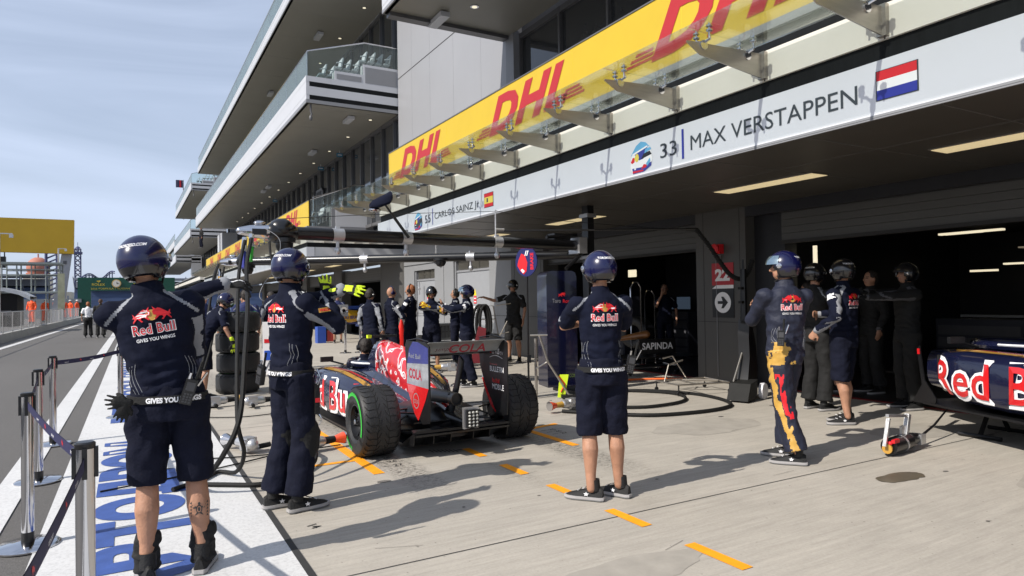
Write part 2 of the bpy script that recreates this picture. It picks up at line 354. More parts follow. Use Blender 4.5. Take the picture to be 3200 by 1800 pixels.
# garage interior
b = MB(); b.bx(16,16.2,-6,60,0,3.2); b.bx(XF+.5,16,-6,60,2.72,2.8); b.bx(XF+.5,16,-6.2,-6,0,3)
for y in (8.1,14.8,24.6,32.7,39.8,46.6,53.4): b.bx(XF+.45,16,y-.1,y+.1,0,2.75)
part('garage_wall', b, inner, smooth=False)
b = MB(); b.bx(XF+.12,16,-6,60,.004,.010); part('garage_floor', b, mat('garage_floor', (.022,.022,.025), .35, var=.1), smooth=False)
b = MB(); b.bx(XF+.02,XF+.12,1.4,7.14,.006,.012); b.bx(XF+.02,XF+.12,8.86,14,.006,.012); part('threshold', b, mat('threshold_red', (.25,.02,.02), .5, var=.2), smooth=False)
b = MB(); b.bx(15.8,16,3.4,7.9,.95,1.0); part('wall_shelf', b, panelw, smooth=False); b = MB(); b.bx(13,13.3,9,13.9,.98,1.02,0); b.bx(12.9,13.0,8.9,14,.0,2.6,1); b.bx(12.88,12.9,9.,14,1.0,1.03,0)
part('partition', b, [panelw, inner], smooth=False)
def glow(name, x0,x1,y0,y1,z0,z1, m): b = MB(); b.bx(x0,x1,y0,y1,z0,z1); return part(name, b, m, smooth=False)
for a_ in ((10.6,10.7,6.3,6.55,2.5,2.53),(11.6,11.7,5.7,6.6,2.55,2.58),(12.5,12.6,5.9,6.5,2.5,2.52),(11.2,11.3,5.0,5.9,2.4,2.43),(13.0,13.1,4.4,5.8,1.95,1.98),(15,15.06,6.8,7.3,1.9,1.94)): glow('strip_light', *a_, tube_l)
glow('wall_light', 9.6,9.63,6.93,6.99,1.6,2.28,tube_l); glow('wall_light', 9.45,9.5,27.6,27.9,1.55,2.35,tube_l); glow('window_light', 11.0,11.02,13.0,13.3,2.0,2.18,tube_l)
for y0,y1,x,z in ((3.4,4.0,12.0,2.3),(9.1,9.6,12.3,2.38)): glow('green_strip', x,x+.02,y0,y1,z,z+.025,tube_g)
b = MB()
for i in range(7): b.bx(11.2+.32*i,11.45+.32*i,2.2,4.8,2.12+.02*i,2.14+.02*i)
part('ceiling_panel', b, mat('dim_panel', (.30,.26,.20), .5, var=.1, emit=(1,.8,.55), es=.12), smooth=False)
b = MB(); b.bx(11.0,11.02,9.0,10.4,2.28,2.33); part('ceiling_panel', b, MATS['dim_panel'], smooth=False)
# recess wall with the two service doors
b = MB(); b.bx(XF,XF+.3,15.6,16.85,0,3.9); b.bx(XF,XF+.3,19.25,20.75,0,3.9); b.bx(XF,XF+.3,22.6,23.6,0,3.9)
b.bx(XF,XF+.3,16.85,19.25,2.72,3.9); b.bx(XF,XF+.3,20.75,22.6,2.55,3.9); b.bx(XF+.3,XF+.4,15.6,23.6,0,3.9)
b.bx(XF-.02,XF,15.6,23.6,2.75,2.77,1); b.bx(XF-.008,XF,20.0,20.01,0,2.75,1); b.bx(XF-.01,XF,15.6,23.6,1.04,1.05,1)
part('recess_wall', b, [mat('recess_grey', (.22,.225,.235), .45, var=.05, vs=1.2), seam], smooth=False)
for y0,y1,zt in ((16.85,19.25,2.72),(20.75,22.6,2.55)):
    b = MB(); b.bx(XF+.10,XF+.16,y0,y1,0,zt-.33); b.bx(XF+.05,XF+.16,y0,y0+.07,0,zt,1); b.bx(XF+.05,XF+.16,y1-.07,y1,0,zt,1); b.bx(XF+.07,XF+.16,y0,y1,zt-.37,zt-.31,1)
    d = part('service_door', b, [mat('door_grey', (.27,.28,.30), .45, var=.04), panelg], smooth=False)
    b = MB(); n = 3
    for i in range(n):
        ya = y0+.1+(y1-y0-.2)/n*i; yb = ya+(y1-y0-.2)/n-.05
        for k in range(9): b.box((XF+.12,(ya+yb)/2,zt-.29+.031*k), (.05,yb-ya,.006), 0, R=Matrix.Rotation(math.radians(35),3,'Y'))
    b.bx(XF+.14,XF+.16,y0,y1,zt-.31,zt,1); b.build('louvre', [mat('louvre_metal', (.20,.19,.165), .5, var=.15), seam], d, smooth=False)
    b = MB(); ym = (y0+y1)/2-.1
    b.add([(XF+.095,ym-.09,1.62),(XF+.095,ym+.09,1.62),(XF+.095,ym,1.83)],[(0,1,2)],0); b.bx(XF+.09,XF+.099,ym-.08,ym+.08,1.38,1.60,1); b.bx(XF+.088,XF+.099,ym-.06,ym+.06,1.42,1.45,2); b.bx(XF+.088,XF+.099,ym-.06,ym+.06,1.52,1.55,2)
    b.bx(XF+.09,XF+.099,ym-.26,ym+.26,1.10,1.30,2); b.bx(XF+.087,XF+.089,ym-.2,ym+.2,1.17,1.18,3); b.bx(XF+.087,XF+.089,ym-.2,ym+.1,1.22,1.23,3)
    b.build('warning_sticker', [mat('sticker_yellow', (.8,.6,.02), .5, var=.05), red, whitec, ink], d, smooth=False)
    b = MB(); b.tube([(XF+.02,y1-.12,1.0),(XF+.02,y1-.12,1.25)], .012, 6); b.box((XF+.07,y1-.12,1.12),(.07,.03,.05)); b.build('door_handle', chrome, d)
b = MB(); b.bx(XF-.03,XF,19.8,19.9,1.15,1.4); b.bx(XF-.1,XF,20.3,20.75,2.78,2.9); b.ell((XF-.12,20.2,2.72),(.06,.06,.06)); part('wall_camera', b, panelw)
b = MB(); b.tube([(XF-.15,21.9,1.9),(XF-.05,21.9,1.9)],.03,8); b.tube([(XF-.1,21.9,2.15),(XF-.1,21.9,1.7)],.035,8); part('pipe_valve', b, alu)
# ground floor fascias, soffits and end faces for the two blocks
def block(y0, y1, endface):
    b = MB(); b.bx(XS+.02,XF,y0,y1,ZS,ZS+.10); b.bx(XS,XS+.02,y0,y1,ZS-.015,ZS+.02,1)
    y = y0+.6
    while y < y1: b.bx(XS+.1,XF-.02,y,y+.012,ZS-.004,ZS,2); y += 1.21
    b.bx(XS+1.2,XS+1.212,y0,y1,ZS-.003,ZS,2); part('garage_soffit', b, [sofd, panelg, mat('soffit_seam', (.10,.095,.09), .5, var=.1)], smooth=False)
    b = MB(); b.bx(XS+.03,XS+.3,y0,y1,3.44,3.60); part('black_band', b, blackb, smooth=False)
    b = MB(); b.bx(XS,XS+.3,y0,y1,3.60,3.895); y = 3.25-1.208*8
    while y < y1:
        if y > y0: b.bx(XS-.003,XS,y-.006,y+.006,3.60,3.895,1)
        y += 1.208
    part('cream_fascia', b, [panelc, seam], smooth=False)
    b = MB(); b.bx(XS+.06,XS+.3,y0,y1,3.895,4.10); part('upper_band', b, blackb, smooth=False)
    b = MB(); b.bx(XS+.02,7.6,y0,y1,4.10,4.18); part('terrace_floor', b, panelg, smooth=False)
    b = MB(); b.bx(XS+.3,XF+.4,endface-.01,endface+.2,ZS+.0,3.44); part('end_panel', b, panelw, smooth=False)
    b = MB(); b.bx(XS+.3,XF+.4,endface+.005,endface+.2,3.44,3.60); part('black_band', b, blackb, smooth=False)
    b = MB(); b.bx(XS+.3,XF+.4,endface-.01,endface+.2,3.60,4.1); 
    for k in range(6): b.prism([(0,0),(.45,0),(.45,.02),(0,.28)], .02, 1, Matrix.Translation((XS+.6+.55*k,endface-.01,3.62)) @ Matrix(((0,0,1,0),(-1,0,0,0),(0,1,0,0),(0,0,0,1))))
    part('end_panel', b, [panelc, steel], smooth=False)
block(-5, 16.1, 15.95); block(24, 60.4, 24); block(64, 100, 64)
for x,y in ((7.33,3.05),(7.33,6.0),(7.33,10.4),(7.33,13.9),(7.3,27.5),(7.3,31.8),(7.3,36),(7.3,41)):
    b = MB(); b.bx(x-.17,x+.17,y-.8,y+.8,ZS-.012,ZS-.002,1); b.bx(x-.15,x+.15,y-.78,y+.78,ZS-.016,ZS-.012); part('ceiling_light', b, [lampy, steel], smooth=False)
# upper storeys
def storey_glass(x, y0, y1, z0, z1, step=1.2, name='window_wall'):
    b = MB(); b.bx(x+.05,x+.1,y0,y1,z0,z1); b.bx(x-.02,x+.06,y0,y1,z1-.12,z1,1); b.bx(x-.01,x+.06,y0,y1,z0,z0+.1,1)
    y = y0+.4; i = 0
    while y < y1: b.bx(x-.03,x+.05,y-.03,y+.03,z0,z1,1); y += step; i += 1
    return part(name, b, [glassd, frame], smooth=False)
XW = 7.6
storey_glass(XW, 20.5, 57.5, 4.18, 7.5); storey_glass(XW, 20.5, 57.5, 8.3, 11.4); storey_glass(XW+.15, -5, 13.3, 4.18, 7.5, 1.6); storey_glass(XW+.2, 64, 100, 4.18, 11, 2.4)
b = MB(); b.bx(XW-.03,XW+.05,30.2,31.2,4.2,6.5,0); b.bx(XW-.05,XW,30.1,30.2,4.2,6.6,1); b.bx(XW-.05,XW,31.2,31.3,4.2,6.6,1); b.bx(XW-.05,XW,30.1,31.3,6.5,6.6,1); part('terrace_door', b, [inner, panelg], smooth=False)
b = MB(); b.bx(7.57,9.4,13.35,20.4,3.9,16)
for z in (6.15,8.6,11.05): b.bx(7.565,7.57,13.35,20.4,z-.012,z+.012,1)
for y in (14.6,16.2,17.8,19.2): b.bx(7.567,7.57,y,y+.004,3.9,14,2)
part('panel_wall', b, [mat('wall_cladding', (.30,.305,.325), .4, var=.04, vs=.6), seam, mat('cladding_seam',(.26,.265,.28),.4)], smooth=False)
b = MB(); b.bx(7.57,7.9,13.0,13.35,3.9,7.5); b.bx(9.4,9.6,-5,100,3.9,16); b.bx(7.8,9.4,-5,13,7.5,12); part('core_wall', b, panelg, smooth=False)
for y in (58.1,60.2,88): b = MB(); b.bx(6.6,7.7,y,y+1.2,0,7.2); part('column', b, panelw, smooth=False)
def slab(y0, y1, z, zt, x0=4.68, stepped=True, rail=True, name='balcony', yend=None):
    b = MB(); b.bx(x0+.03,XW,y0+.03,y1-.03,z,zt-.02,0)
    for k in range(int((y1-y0)/2.4)): b.bx(x0+.2,XW-.1,y0+.5+2.4*k,y0+.506+2.4*k,z-.003,z,1)
    sl = part(name, b, [sofl, panelg], smooth=False)
    b = MB(); h = zt-z
    for (a0,a1,mi,o) in ((0,.13,1,.0),(.13,.30,2,.004),(.30,.62,0,.0),(.62,.80,2,.004),(.80,1.,0,.0)):
        b.bx(x0+o,x0+.1,y0+o,y1-o,z+h*a0,z+h*a1,0 if mi == 2 else mi)       # long face stays pale
        b.bx(x0+.1,XW,y0+o,y0+.1,z+h*a0,z+h*a1,mi)
    b.build('fascia', [panelw, panelg, blackb], sl, smooth=False)
    if stepped:
        b = MB()
        for i,(xa,xb,zz) in enumerate(((5.55,6.45,zt+.28),(6.45,XW,zt+.62))):
            b.bx(xa,xb,y0+.02,y0+1.8,zt,zz); b.bx(xa+.06,xb-.06,y0+.012,y0+.02,zt+.04,zz-.08,1)
        b.build('seating_step', [panelw, panelg], sl, smooth=False)
        for i in range(9):
            xx = 5.25+.26*i; zb = zt + (0 if xx < 5.55 else .28 if xx < 6.45 else .62)
            seat_bm(xx, y0+.5+.05*(i%2), zb).build('seat', panelw, sl)
    if rail:
        b = MB(); b.bx(x0+.05,x0+.065,y0+.05,y1,zt-.05,zt+.75)
        if stepped:
            for (xa,za),(xb,zb) in (((x0+.05,zt+.75),(6.5,zt+1.3)),((6.5,zt+1.3),(XW,zt+1.3))): b.quad((xa,y0+.05,zt-.02),(xb,y0+.05,zt-.02),(xb,y0+.05,zb),(xa,y0+.05,za))
        b.build('glass_railing', GR, sl, smooth=False)
        b = MB(); b.tube([(x0+.057,y1,zt+.76),(x0+.057,y0+.05,zt+.76)]+([(6.5,y0+.05,zt+1.31),(XW,y0+.05,zt+1.31)] if stepped else []), .02, 6)
        y = y0+.05
        while y < y1: b.bx(x0+.045,x0+.05,y-.012,y+.012,zt-.05,zt+.75); y += 1.5
        b.build('handrail', chrome, sl)
    return sl
def seat_bm(x, y, z):
    b = MB(); b.box((x,y,z+.22),(.2,.42,.05)); b.box((x+.1,y,z+.38),(.04,.42,.34),R=Matrix.Rotation(.2,3,'Y')); b.tube([(x,y,z),(x,y,z+.2)],.03,6); b.tube([(x-.08,y-.2,z+.36),(x+.1,y-.2,z+.40)],.018,6); return b
slab(20.44,58.3,7.5,8.31); slab(20.4,56.2,11.43,11.85); slab(-5,13.42,7.5,8.0,4.65,False)
slab(62.4,84,11.1,11.75,4.68); slab(63.8,87,7.25,8.0,4.68); slab(88,125,6.4,7.3,4.9,False); slab(90,125,8.4,9.2,4.9,False)
b = MB(); b.bx(4.75,7.55,13.2,13.42,7.42,7.5); part('slab_edge', b, frame, smooth=False)
# small things on the balcony undersides
for x,y,z in [(7.0,21.5+2.6*i,7.5) for i in range(13)]+[(6.2,12.2,7.5),(6.2,9,7.5)]+[(7.0,22+3*i,11.43) for i in range(8)]:
    b = MB(); b.lathe([(.09,-.012),(.09,0)],12); b.lathe([(.055,-.016),(.055,-.012)],12,1); o = part('downlight', b, [chrome, tube_l]); o.location = (x,y,z)
for x,y,z in ((6.3,21.6,7.5),(6.4,27,7.5),(6.3,36,7.5),(6.3,37.5,7.5),(6.2,25,11.43),(5.9,33,11.43),(5.75,13.0,7.5)):
    b = MB(); b.bx(-.1,.1,-.35,.35,-.12,-.02); b.bx(-.07,.07,-.3,.3,-.02,0,1); o = part('heater_box', b, [panelw, frame]); o.location = (x,y,z)
for y in (26.5,40,29.5): 
    b = MB(); b.bx(-.12,.12,-.02,.02,-.24,-.10); b.bx(-.08,.08,-.03,.03,-.19,-.15,1); b.tube([(0,0,-.08),(0,0,0)],.015,6,1); o = part('exit_light', b, [mat('exit_blue', (.03,.22,.38), .4, var=.05), whitec]); o.location = (7.35,y,7.5)
for y,z,x in ((20.6,7.5,4.85),(62.6,11.1,4.9),(64,7.25,4.9)):
    b = MB(); b.tube([(0,0,0),(0,0,-.22),(.03,0,-.3),(0,0,-.36)],.03,8); b.ell((0,0,-.42),(.05,.05,.09)); o = part('drain_hook', b, frame); o.location = (x,y,z)
# terrace glass railing beside the second banner, following the seating steps
b = MB(); b.quad((5.62,24.1,4.15),(7.3,24.1,4.15),(7.3,24.1,5.75),(5.62,24.1,5.1)); b.quad((7.3,24.1,4.15),(7.6,24.1,4.15),(7.6,24.1,5.75),(7.3,24.1,5.75)); part('glass_railing', b, GR, smooth=False)
b = MB(); b.tube([(5.62,24.1,5.12),(7.25,24.1,5.76),(7.6,24.1,5.76)],.025,6)
for z in (4.45,4.7,4.95,5.2): b.tube([(6.3,26.5,z+.25),(7.4,26.5,z+.6)],.014,5)
for x in (6.3,6.7,7.1,7.4): b.tube([(x,26.5,4.2),(x,26.5,5.6+.3*(x-6.3))],.018,5)
b.tube([(6.3,26.5,5.6),(7.4,26.5,5.95)],.02,6); part('handrail', b, chrome)
b = MB(); b.bx(6.35,7.9,24.05,26,4.1,4.95); b.bx(6.5,7.75,24.03,24.05,4.2,4.8,1); part('seating_step', b, [panelg, panelw], smooth=False)
for i in range(6): seat_bm(5.75+.1*i, 24.5+.5*(i%3), 4.18+.06*i).build('seat', panelw, PB)
b = MB()
for z in (.0,.16): b.tube([(6.3,-3,5.35+z),(6.3,11.5,5.35+z)],.022,6)
for y in (-2,1,4,7,10): b.tube([(6.3,y,4.2),(6.3,y,5.5)],.02,6)
part('handrail', b, chrome)
for i,(x,y,w,h,l) in enumerate(((10.6,13.2,1.0,1.5,'dim grey tool cabinet at the far side of the left garage'),(12.0,12.6,1.2,1.1,'low dark work bench with screens deep in the left garage'),(13.2,6.2,1.4,1.0,'dim panelled cupboard deep in the right garage'),(12.4,4.2,1.6,1.0,'low work bench deep in the right garage'))):
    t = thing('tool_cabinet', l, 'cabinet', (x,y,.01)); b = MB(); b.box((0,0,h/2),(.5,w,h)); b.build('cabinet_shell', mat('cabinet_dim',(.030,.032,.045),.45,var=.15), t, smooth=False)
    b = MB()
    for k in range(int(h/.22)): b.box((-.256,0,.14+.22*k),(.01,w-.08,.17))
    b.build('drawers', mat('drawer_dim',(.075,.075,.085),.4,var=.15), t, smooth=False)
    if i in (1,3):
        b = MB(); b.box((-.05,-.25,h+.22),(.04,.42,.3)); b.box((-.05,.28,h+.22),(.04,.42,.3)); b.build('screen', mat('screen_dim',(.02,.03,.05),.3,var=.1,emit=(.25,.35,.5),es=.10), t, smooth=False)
# people-height details on the 22 pier are things of their own
t = thing('pier_sign', 'red and black pier sign reading 22 above a white arrow disc', 'sign', (XF-.012,8.24,0))
b = MB(); b.bx(0,.01,-.24,.24,1.68,2.06); b.build('number_panel', mat('panel_red', (.42,.02,.03), .5, var=.06), t, smooth=False)
b = MB(); b.bx(0,.01,-.24,.24,1.12,1.62); b.build('arrow_panel', blackp, t, smooth=False)
b = MB(); b.add([(0,.24,1.62),(0,-.24,1.62),(0,-.24,1.68),(0,.14,1.68)],[(0,1,2,3)]); v,f = fit(text('22',1,.05),.33,.21); b.add(*place((v,f),(-.004,.165,1.75),(0,-1,0),(0,0,1)))
n = 28; b.add([(-.004,  .18*math.cos(2*math.pi*i/n),1.38+.18*math.sin(2*math.pi*i/n)) for i in range(n)],[tuple(range(n))])
b.add([(-.008,y,1.38+z) for y,z in ((.11,.025),(-.0,.025),(.03,.10),(-.02,.10),(-.12,0),(-.02,-.10),(.03,-.10),(-.0,-.025),(.11,-.025))],[tuple(range(9))],1); b.build('lettering', [whitec, blackp], t, smooth=False)
t = thing('fire_alarm', 'red fire alarm sounder fixed high on the grey pier', 'alarm', (XF-.06,8.28,2.30))
b = MB(); b.box((0,0,0),(.10,.16,.16)); b.build('body', red, t); b = MB(); b.lathe([(.08,0),(.09,.05),(.03,.06)],12,0,Matrix.Rotation(-math.pi/2,4,'Y') @ Matrix.Translation((0,0,.05))); b.build('horn', red, t)
b = MB(); b.box((.0,.0,-.14),(.06,.05,.08)); b.tube([(.05,.1,-.1),(.05,.1,-2.2)],.006,5); b.build('junction_box', panelg, t)
# ---------------------------------------------------------------- glass canopies
def canopy(y0, y1, label):
    t = thing('glass_canopy', label, 'canopy', (0,0,0))
    y = 3.25-1.208*int((3.25-y0)/1.208); edges = []
    b = MB()
    while y < y1:
        if y > y0: edges.append(y)
        y += 1.208
    prev = y0
    for i, e_ in enumerate(edges+[y1]):
        b.bx(4.40,5.36,prev+.0015,e_-.0015,3.925,3.94); prev = e_
    b.build('glass_panel', GL, t, smooth=False)
    p = [(5.45,3.865),(5.45,3.615),(4.58,3.715),(4.41,3.81),(4.42,3.822)]
    for e_ in edges:
        b = MB(); b.prism([(x,z) for x,z in p], .012, 0, Matrix(((1,0,0,0),(0,0,-1,e_+.006),(0,1,0,0),(0,0,0,1))))
        b.bx(5.40,5.45,e_-.04,e_+.04,3.615,3.88); br = b.build('bracket', steel, t, smooth=False)
        for x in (4.62,5.20):
            b = MB()
            for s in (-1,1):
                b.tube([(x,e_,3.83),(x+.03,e_+s*.06,3.86),(x+.02*s,e_+s*.10,3.88)],.012,6); b.tube([(x+.02*s,e_+s*.10,3.84),(x+.02*s,e_+s*.10,3.98)],.010,6)
                for z in (3.905,3.945): b.lathe([(.03,0),(.03,.014)],10,0,Matrix.Translation((x+.02*s,e_+s*.10,z)))
            b.tube([(x,e_-.02,3.81),(x,e_+.02,3.81)],.045,12)
            b.build('spider_fixing', chrome, br)
    return t
canopy(-2.6, 17.5, 'clear glass canopy on steel brackets above the drivers name sign')
canopy(23.8, 60, 'distant glass canopy on steel brackets beyond the recess with the doors')
# ---------------------------------------------------------------- yellow banners
def banner(y0, y1, logos, label):
    t = thing('yellow_banner', label, 'banner', (5.6,0,0), group='yellow courier banners along the terrace')
    b = MB(); b.bx(-.02,0,y0,y1,4.16,5.10); b.bx(-.03,.01,y0,y1,5.10,5.12,1); b.bx(-.03,.0,y1-.01,y1+.01,4.16,5.12,1)
    y = y0+1.1
    while y < y1: b.bx(-.0215,-.02,y,y+.006,4.16,5.1,2); y += 2.2
    b.build('panel', [dhly, frame, mat('banner_crease', (.70,.48,.03), .5, var=.05)], t, smooth=False)
    for c in logos:
        b = MB(); v,f = fit(text('DHL',1,.045,.42,1.1),2.45,.64); b.add(*place((v,f),(-.026,c+1.23,4.36),(0,-1,0),(0,0,1)))
        for s in (-1,1):
            for k in range(3):
                z = 4.40+.055*k; w = .52-.10*k
                yy = [c+1.20+.0*k, c+1.20+w] if s > 0 else [c-1.10-w-.05*k, c-1.06-.05*k]
                b.add([(-.026,yy[0],z),(-.026,yy[0]-.02,z+.032),(-.026,yy[1]-.02,z+.032),(-.026,yy[1],z)],[(0,1,2,3)])
        b.build('logo', dhlr, t, smooth=False)
    return t
banner(-2.0, 15.75, (13.75,9.25,5.0,.6), 'nearest yellow banner with red courier logos above the glass canopy')
banner(24.2, 38.5, (27.1,31.5,36), 'second yellow banner beyond the glass railing and white seats')
banner(39.2, 60, (42,46.5,51,56), 'farthest yellow banner small at the end of the terrace')
# ---------------------------------------------------------------- name signs
def art_helmet(b, y, w, base):            # printed helmet picture: mi 3 white rim, 4 blue, 5 yellow, 6 red, 7 light blue, 8 dark
    o = [(.10,.0),(.62,.0),(.95,.14),(1.,.34),(.97,.55),(.9,.75),(.72,.93),(.5,1.),(.28,.9),(.12,.70),(.02,.45),(.0,.22)]
    def P(poly, mi, lift): 
        v,f = tri2d(poly); b.add([(-.004-lift, y-p[0]*w, 3.02+p[1]*.375) for p in v], f, mi)
    P(o, base, 0); P([(.02,.60),(.12,.72),(.28,.9),(.5,1.),(.72,.93),(.9,.75),(.7,.80),(.3,.70)], 7, .0006); P([(.1,.66),(.8,.82),(.78,.76),(.1,.60)], 3, .0012); P([(.12,.0),(.62,.0),(.95,.14),(.97,.26),(.5,.16),(.08,.18)], 4, .001); P([(.10,.02),(.6,.02),(.6,.07),(.1,.09)], 6, .0015)
    P([(.22,.62),(.8,.80),(.78,.6),(.6,.42),(.42,.40),(.25,.5)], 4, .001); P([(.5,.42),(.98,.50),(.9,.62),(.62,.58)], 8, .0015); P([(.66,.58),(.96,.66),(.92,.74),(.7,.72)], 7, .002)
    P([(.28,.36),(.36,.38),(.41,.48),(.38,.60),(.30,.64),(.22,.56),(.2,.45)], 5, .002); P([(.02,.40),(.12,.54),(.2,.52),(.2,.38),(.08,.34)], 6, .0015); P([(.5,.10),(.72,.12),(.76,.2),(.62,.24)], 6, .002); P([(.78,.15),(.92,.28),(.9,.4),(.72,.24)], 7, .002)
    P([(.10,.28),(.28,.28),(.28,.32),(.10,.32)], 3, .002); P([(.18,.12),(.26,.12),(.26,.17),(.18,.17)], 3, .002)
sm = [signw, ink, blue, whitec, mat('art_blue', (.03,.04,.28), .4, var=.1), mat('art_yellow', (.75,.60,.08), .4, var=.1), red, mat('art_sky', (.12,.38,.62), .4, var=.1), blackp]
t = thing('name_sign', 'long white fascia sign with two driver names, numbers, helmets and flags', 'sign', (XS,0,0))
b = MB(); b.bx(0,.28,-5,16.25,ZS+.02,3.44); b.bx(-.004,0,-5,16.25,ZS+.0,ZS+.02,1)
b.build('board', [signw, panelg], t, smooth=False)
def word(s, y0, y1, z0, h, mi=1, bold=0., p=None):
    b = MB(); v,f = fit(text(s,1,bold),y0-y1,h); b.add(*place((v,f),(-.005,y0,z0),(0,-1,0),(0,0,1)),mi); return b.build('lettering', sm, t, smooth=False)
word('MAX VERSTAPPEN', 5.47, 3.50, 3.12, .165); word('33', 5.96, 5.69, 3.12, .17); word('CARLOS SAINZ Jr', 12.66, 10.66, 3.11, .165); word('55', 13.17, 12.87, 3.115, .165)
b = MB(); b.bx(-.006,-.003,5.575,5.605,3.05,3.385,2); b.bx(-.006,-.003,12.75,12.775,3.05,3.385,2); b.build('divider', sm, t, smooth=False)
b = MB(); art_helmet(b, 6.50, .40, 3); b.build('helmet_picture', sm, t, smooth=False)
b = MB(); art_helmet(b, 13.78, .46, 8); b.build('helmet_picture', sm, t, smooth=False)
b = MB(); b.bx(-.005,-.002,2.985,3.335,3.10,3.35,1)
for i,mi in enumerate((2,3,6)): b.bx(-.007,-.005,2.995,3.325,3.107+.079*i,3.107+.079*(i+1),mi)
b.build('flag', sm, t, smooth=False)
b = MB(); b.bx(-.005,-.002,10.12,10.46,3.10,3.35,1); b.bx(-.007,-.005,10.13,10.45,3.107,3.167,6); b.bx(-.007,-.005,10.13,10.45,3.167,3.28,5); b.bx(-.007,-.005,10.13,10.45,3.28,3.343,6); b.bx(-.009,-.007,10.31,10.36,3.19,3.26,1); b.build('flag', sm, t, smooth=False)
t = thing('name_sign', 'distant white fascia sign lettered hypersoft on the next garage block', 'sign', (XS,0,0))
b = MB(); b.bx(0,.28,24,60.3,ZS+.02,3.44); b.build('board', signw, t, smooth=False)
for s,y0,y1 in (('HYPERSOFT',31.5,29),('94 | WEHRLEIN',40,36),('9 | ERICSSON',50,46)):
    b = MB(); v,f = fit(text(s,1),y0-y1,.15); b.add(*place((v,f),(-.006,y0,3.12),(0,-1,0),(0,0,1))); b.build('lettering', mat('faint_ink', (.35,.37,.42), .5, var=.05), t, smooth=False)
# ---------------------------------------------------------------- left side: pit wall, fence and what stands beyond the lane
t = thing('pit_wall', 'low pale concrete pit wall along the left edge of the lane', 'wall', (0,0,0))
b = MB()
for i in range(24):
    y0, y1 = -4+4.6*i, .58+4.6*i; x0 = -4.95+.012*y0; x1 = -4.95+.012*y1
    b.add([(x0,y0,0),(x1,y1,0),(x1-.06,y1,.36),(x0-.06,y0,.36),(x0-.5,y0,.36),(x1-.5,y1,.36),(x0-.5,y0,0),(x1-.5,y1,0)],[(0,1,2,3),(3,2,5,4),(4,5,7,6),(0,3,4,6),(1,7,5,2)])
b.build('wall_blocks', mat('wall_concrete', (.33,.33,.32), .8, var=.12, vs=2, bump=.3), t, smooth=False)
t = thing('crowd_fence', 'steel barred crowd fence standing on the pit wall', 'fence', (0,0,0))
b = MB()
for i in range(22):
    y0, y1 = 20+2.6*i, 22.5+2.6*i; f_ = lambda y: -5.05+.012*y
    for z in (.42,1.28): b.tube([(f_(y0),y0,z),(f_(y1),y1,z)],.022,6)
    for k in range(9): y = y0+(y1-y0)*k/8; b.tube([(f_(y),y,.36 if k in (0,8) else .42),(f_(y),y,1.28)],.016 if k in (0,8) else .006,4)
b.build('bars', alu, t)
for (x,y,h,l) in ((-5.6,42,5.2,'slim grey pole rising beside the marshals at the fence'),(-4.9,66,6.2,'second slim grey pole nearer the green arch')):
    b = MB(); b.tube([(0,0,0),(0,0,h)],.06,8); b.box((.25,0,h),(.6,.05,.05)); b.box((.5,0,h-.12),(.16,.2,.16)); o = b.build('pole', alu); o.location = (x,y,0); tag(o, l, 'pole')
# green arch with a clock
gr = mat('arch_green', (.004,.065,.045), .4, var=.1)
t = thing('start_arch', 'dark green arch over the lane with a gold rimmed clock', 'arch', (0,92,0))
b = MB(); b.bx(-5.0,5,-.3,.3,3.2,4.75); b.bx(-5.0,-3.7,-.3,.3,0,3.2); b.bx(4,5,-.3,.3,0,3.2); b.build('arch_frame', gr, t, smooth=False)
b = MB(); b.lathe([(.0,0),(.48,0),(.48,.1),(0,.1)],24,0,Matrix.Translation((-1.15,-.32,4.05)) @ Matrix.Rotation(math.pi/2,4,'X')); b.build('clock_rim', mat('clock_gold', (.65,.45,.18), .3, metal=.6, var=.1), t)
b = MB(); b.lathe([(.0,0),(.38,0),(.38,.03),(0,.03)],24,0,Matrix.Translation((-1.15,-.44,4.05)) @ Matrix.Rotation(math.pi/2,4,'X')); b.box((-1.1,-.48,4.12),(.05,.01,.25),1); b.box((-1.0,-.48,4.05),(.25,.01,.05),1); b.build('clock_face', [panelc, ink], t)
b = MB()
for x in (-3.6,.6):
    v,f = fit(text('ROLEX',1,.01),1.3,.28); b.add(*place((v,f),(x,-.31,3.80),(1,0,0),(0,0,1)))
    for k in range(5): b.tube([(x+.65,-.32,4.2),(x+.45+.1*k,-.32,4.42-.03*abs(k-2))],.025,5)
v,f = fit(text('2016 FORMULA 1 RUSSIAN GRAND PRIX',1,.0),6,.2); b.add(*place((v,f),(-3.7,-.31,3.36),(1,0,0),(0,0,1))); b.build('lettering', mat('arch_gold', (.55,.42,.04), .5, var=.1), t, smooth=False)
# yellow board gantry
t = thing('lane_gantry', 'big plain yellow board on a leaning grey leg over the lane', 'gantry', (0,70,0))
b = MB(); b.add([(-13,-.6,6.15),(-4.1,0,6.05),(-4.05,0,9.02),(-13,-.6,8.95),(-13,.1,6.15),(-4.1,.7,6.05),(-4.05,.7,9.02),(-13,.1,8.95)],[(0,1,2,3),(4,7,6,5),(1,5,6,2),(0,3,7,4),(3,2,6,7),(0,4,5,1)]); b.build('board', mat('board_yellow', (.50,.31,.012), .55, var=.06, vs=.6), t, smooth=False)
b = MB(); b.add([(-5.9,.3,0),(-5.0,.3,0),(-4.25,.3,6.05),(-5.0,.3,6.05),(-5.9,.9,0),(-5.0,.9,0),(-4.25,.9,6.05),(-5.0,.9,6.05)],[(0,1,2,3),(4,7,6,5),(1,5,6,2),(0,3,7,4)]); b.box((-4.75,.28,5.3),(.25,.03,.3),1); b.build('leg', [mat('leg_grey', (.33,.34,.37), .5, var=.06), frame], t, smooth=False)
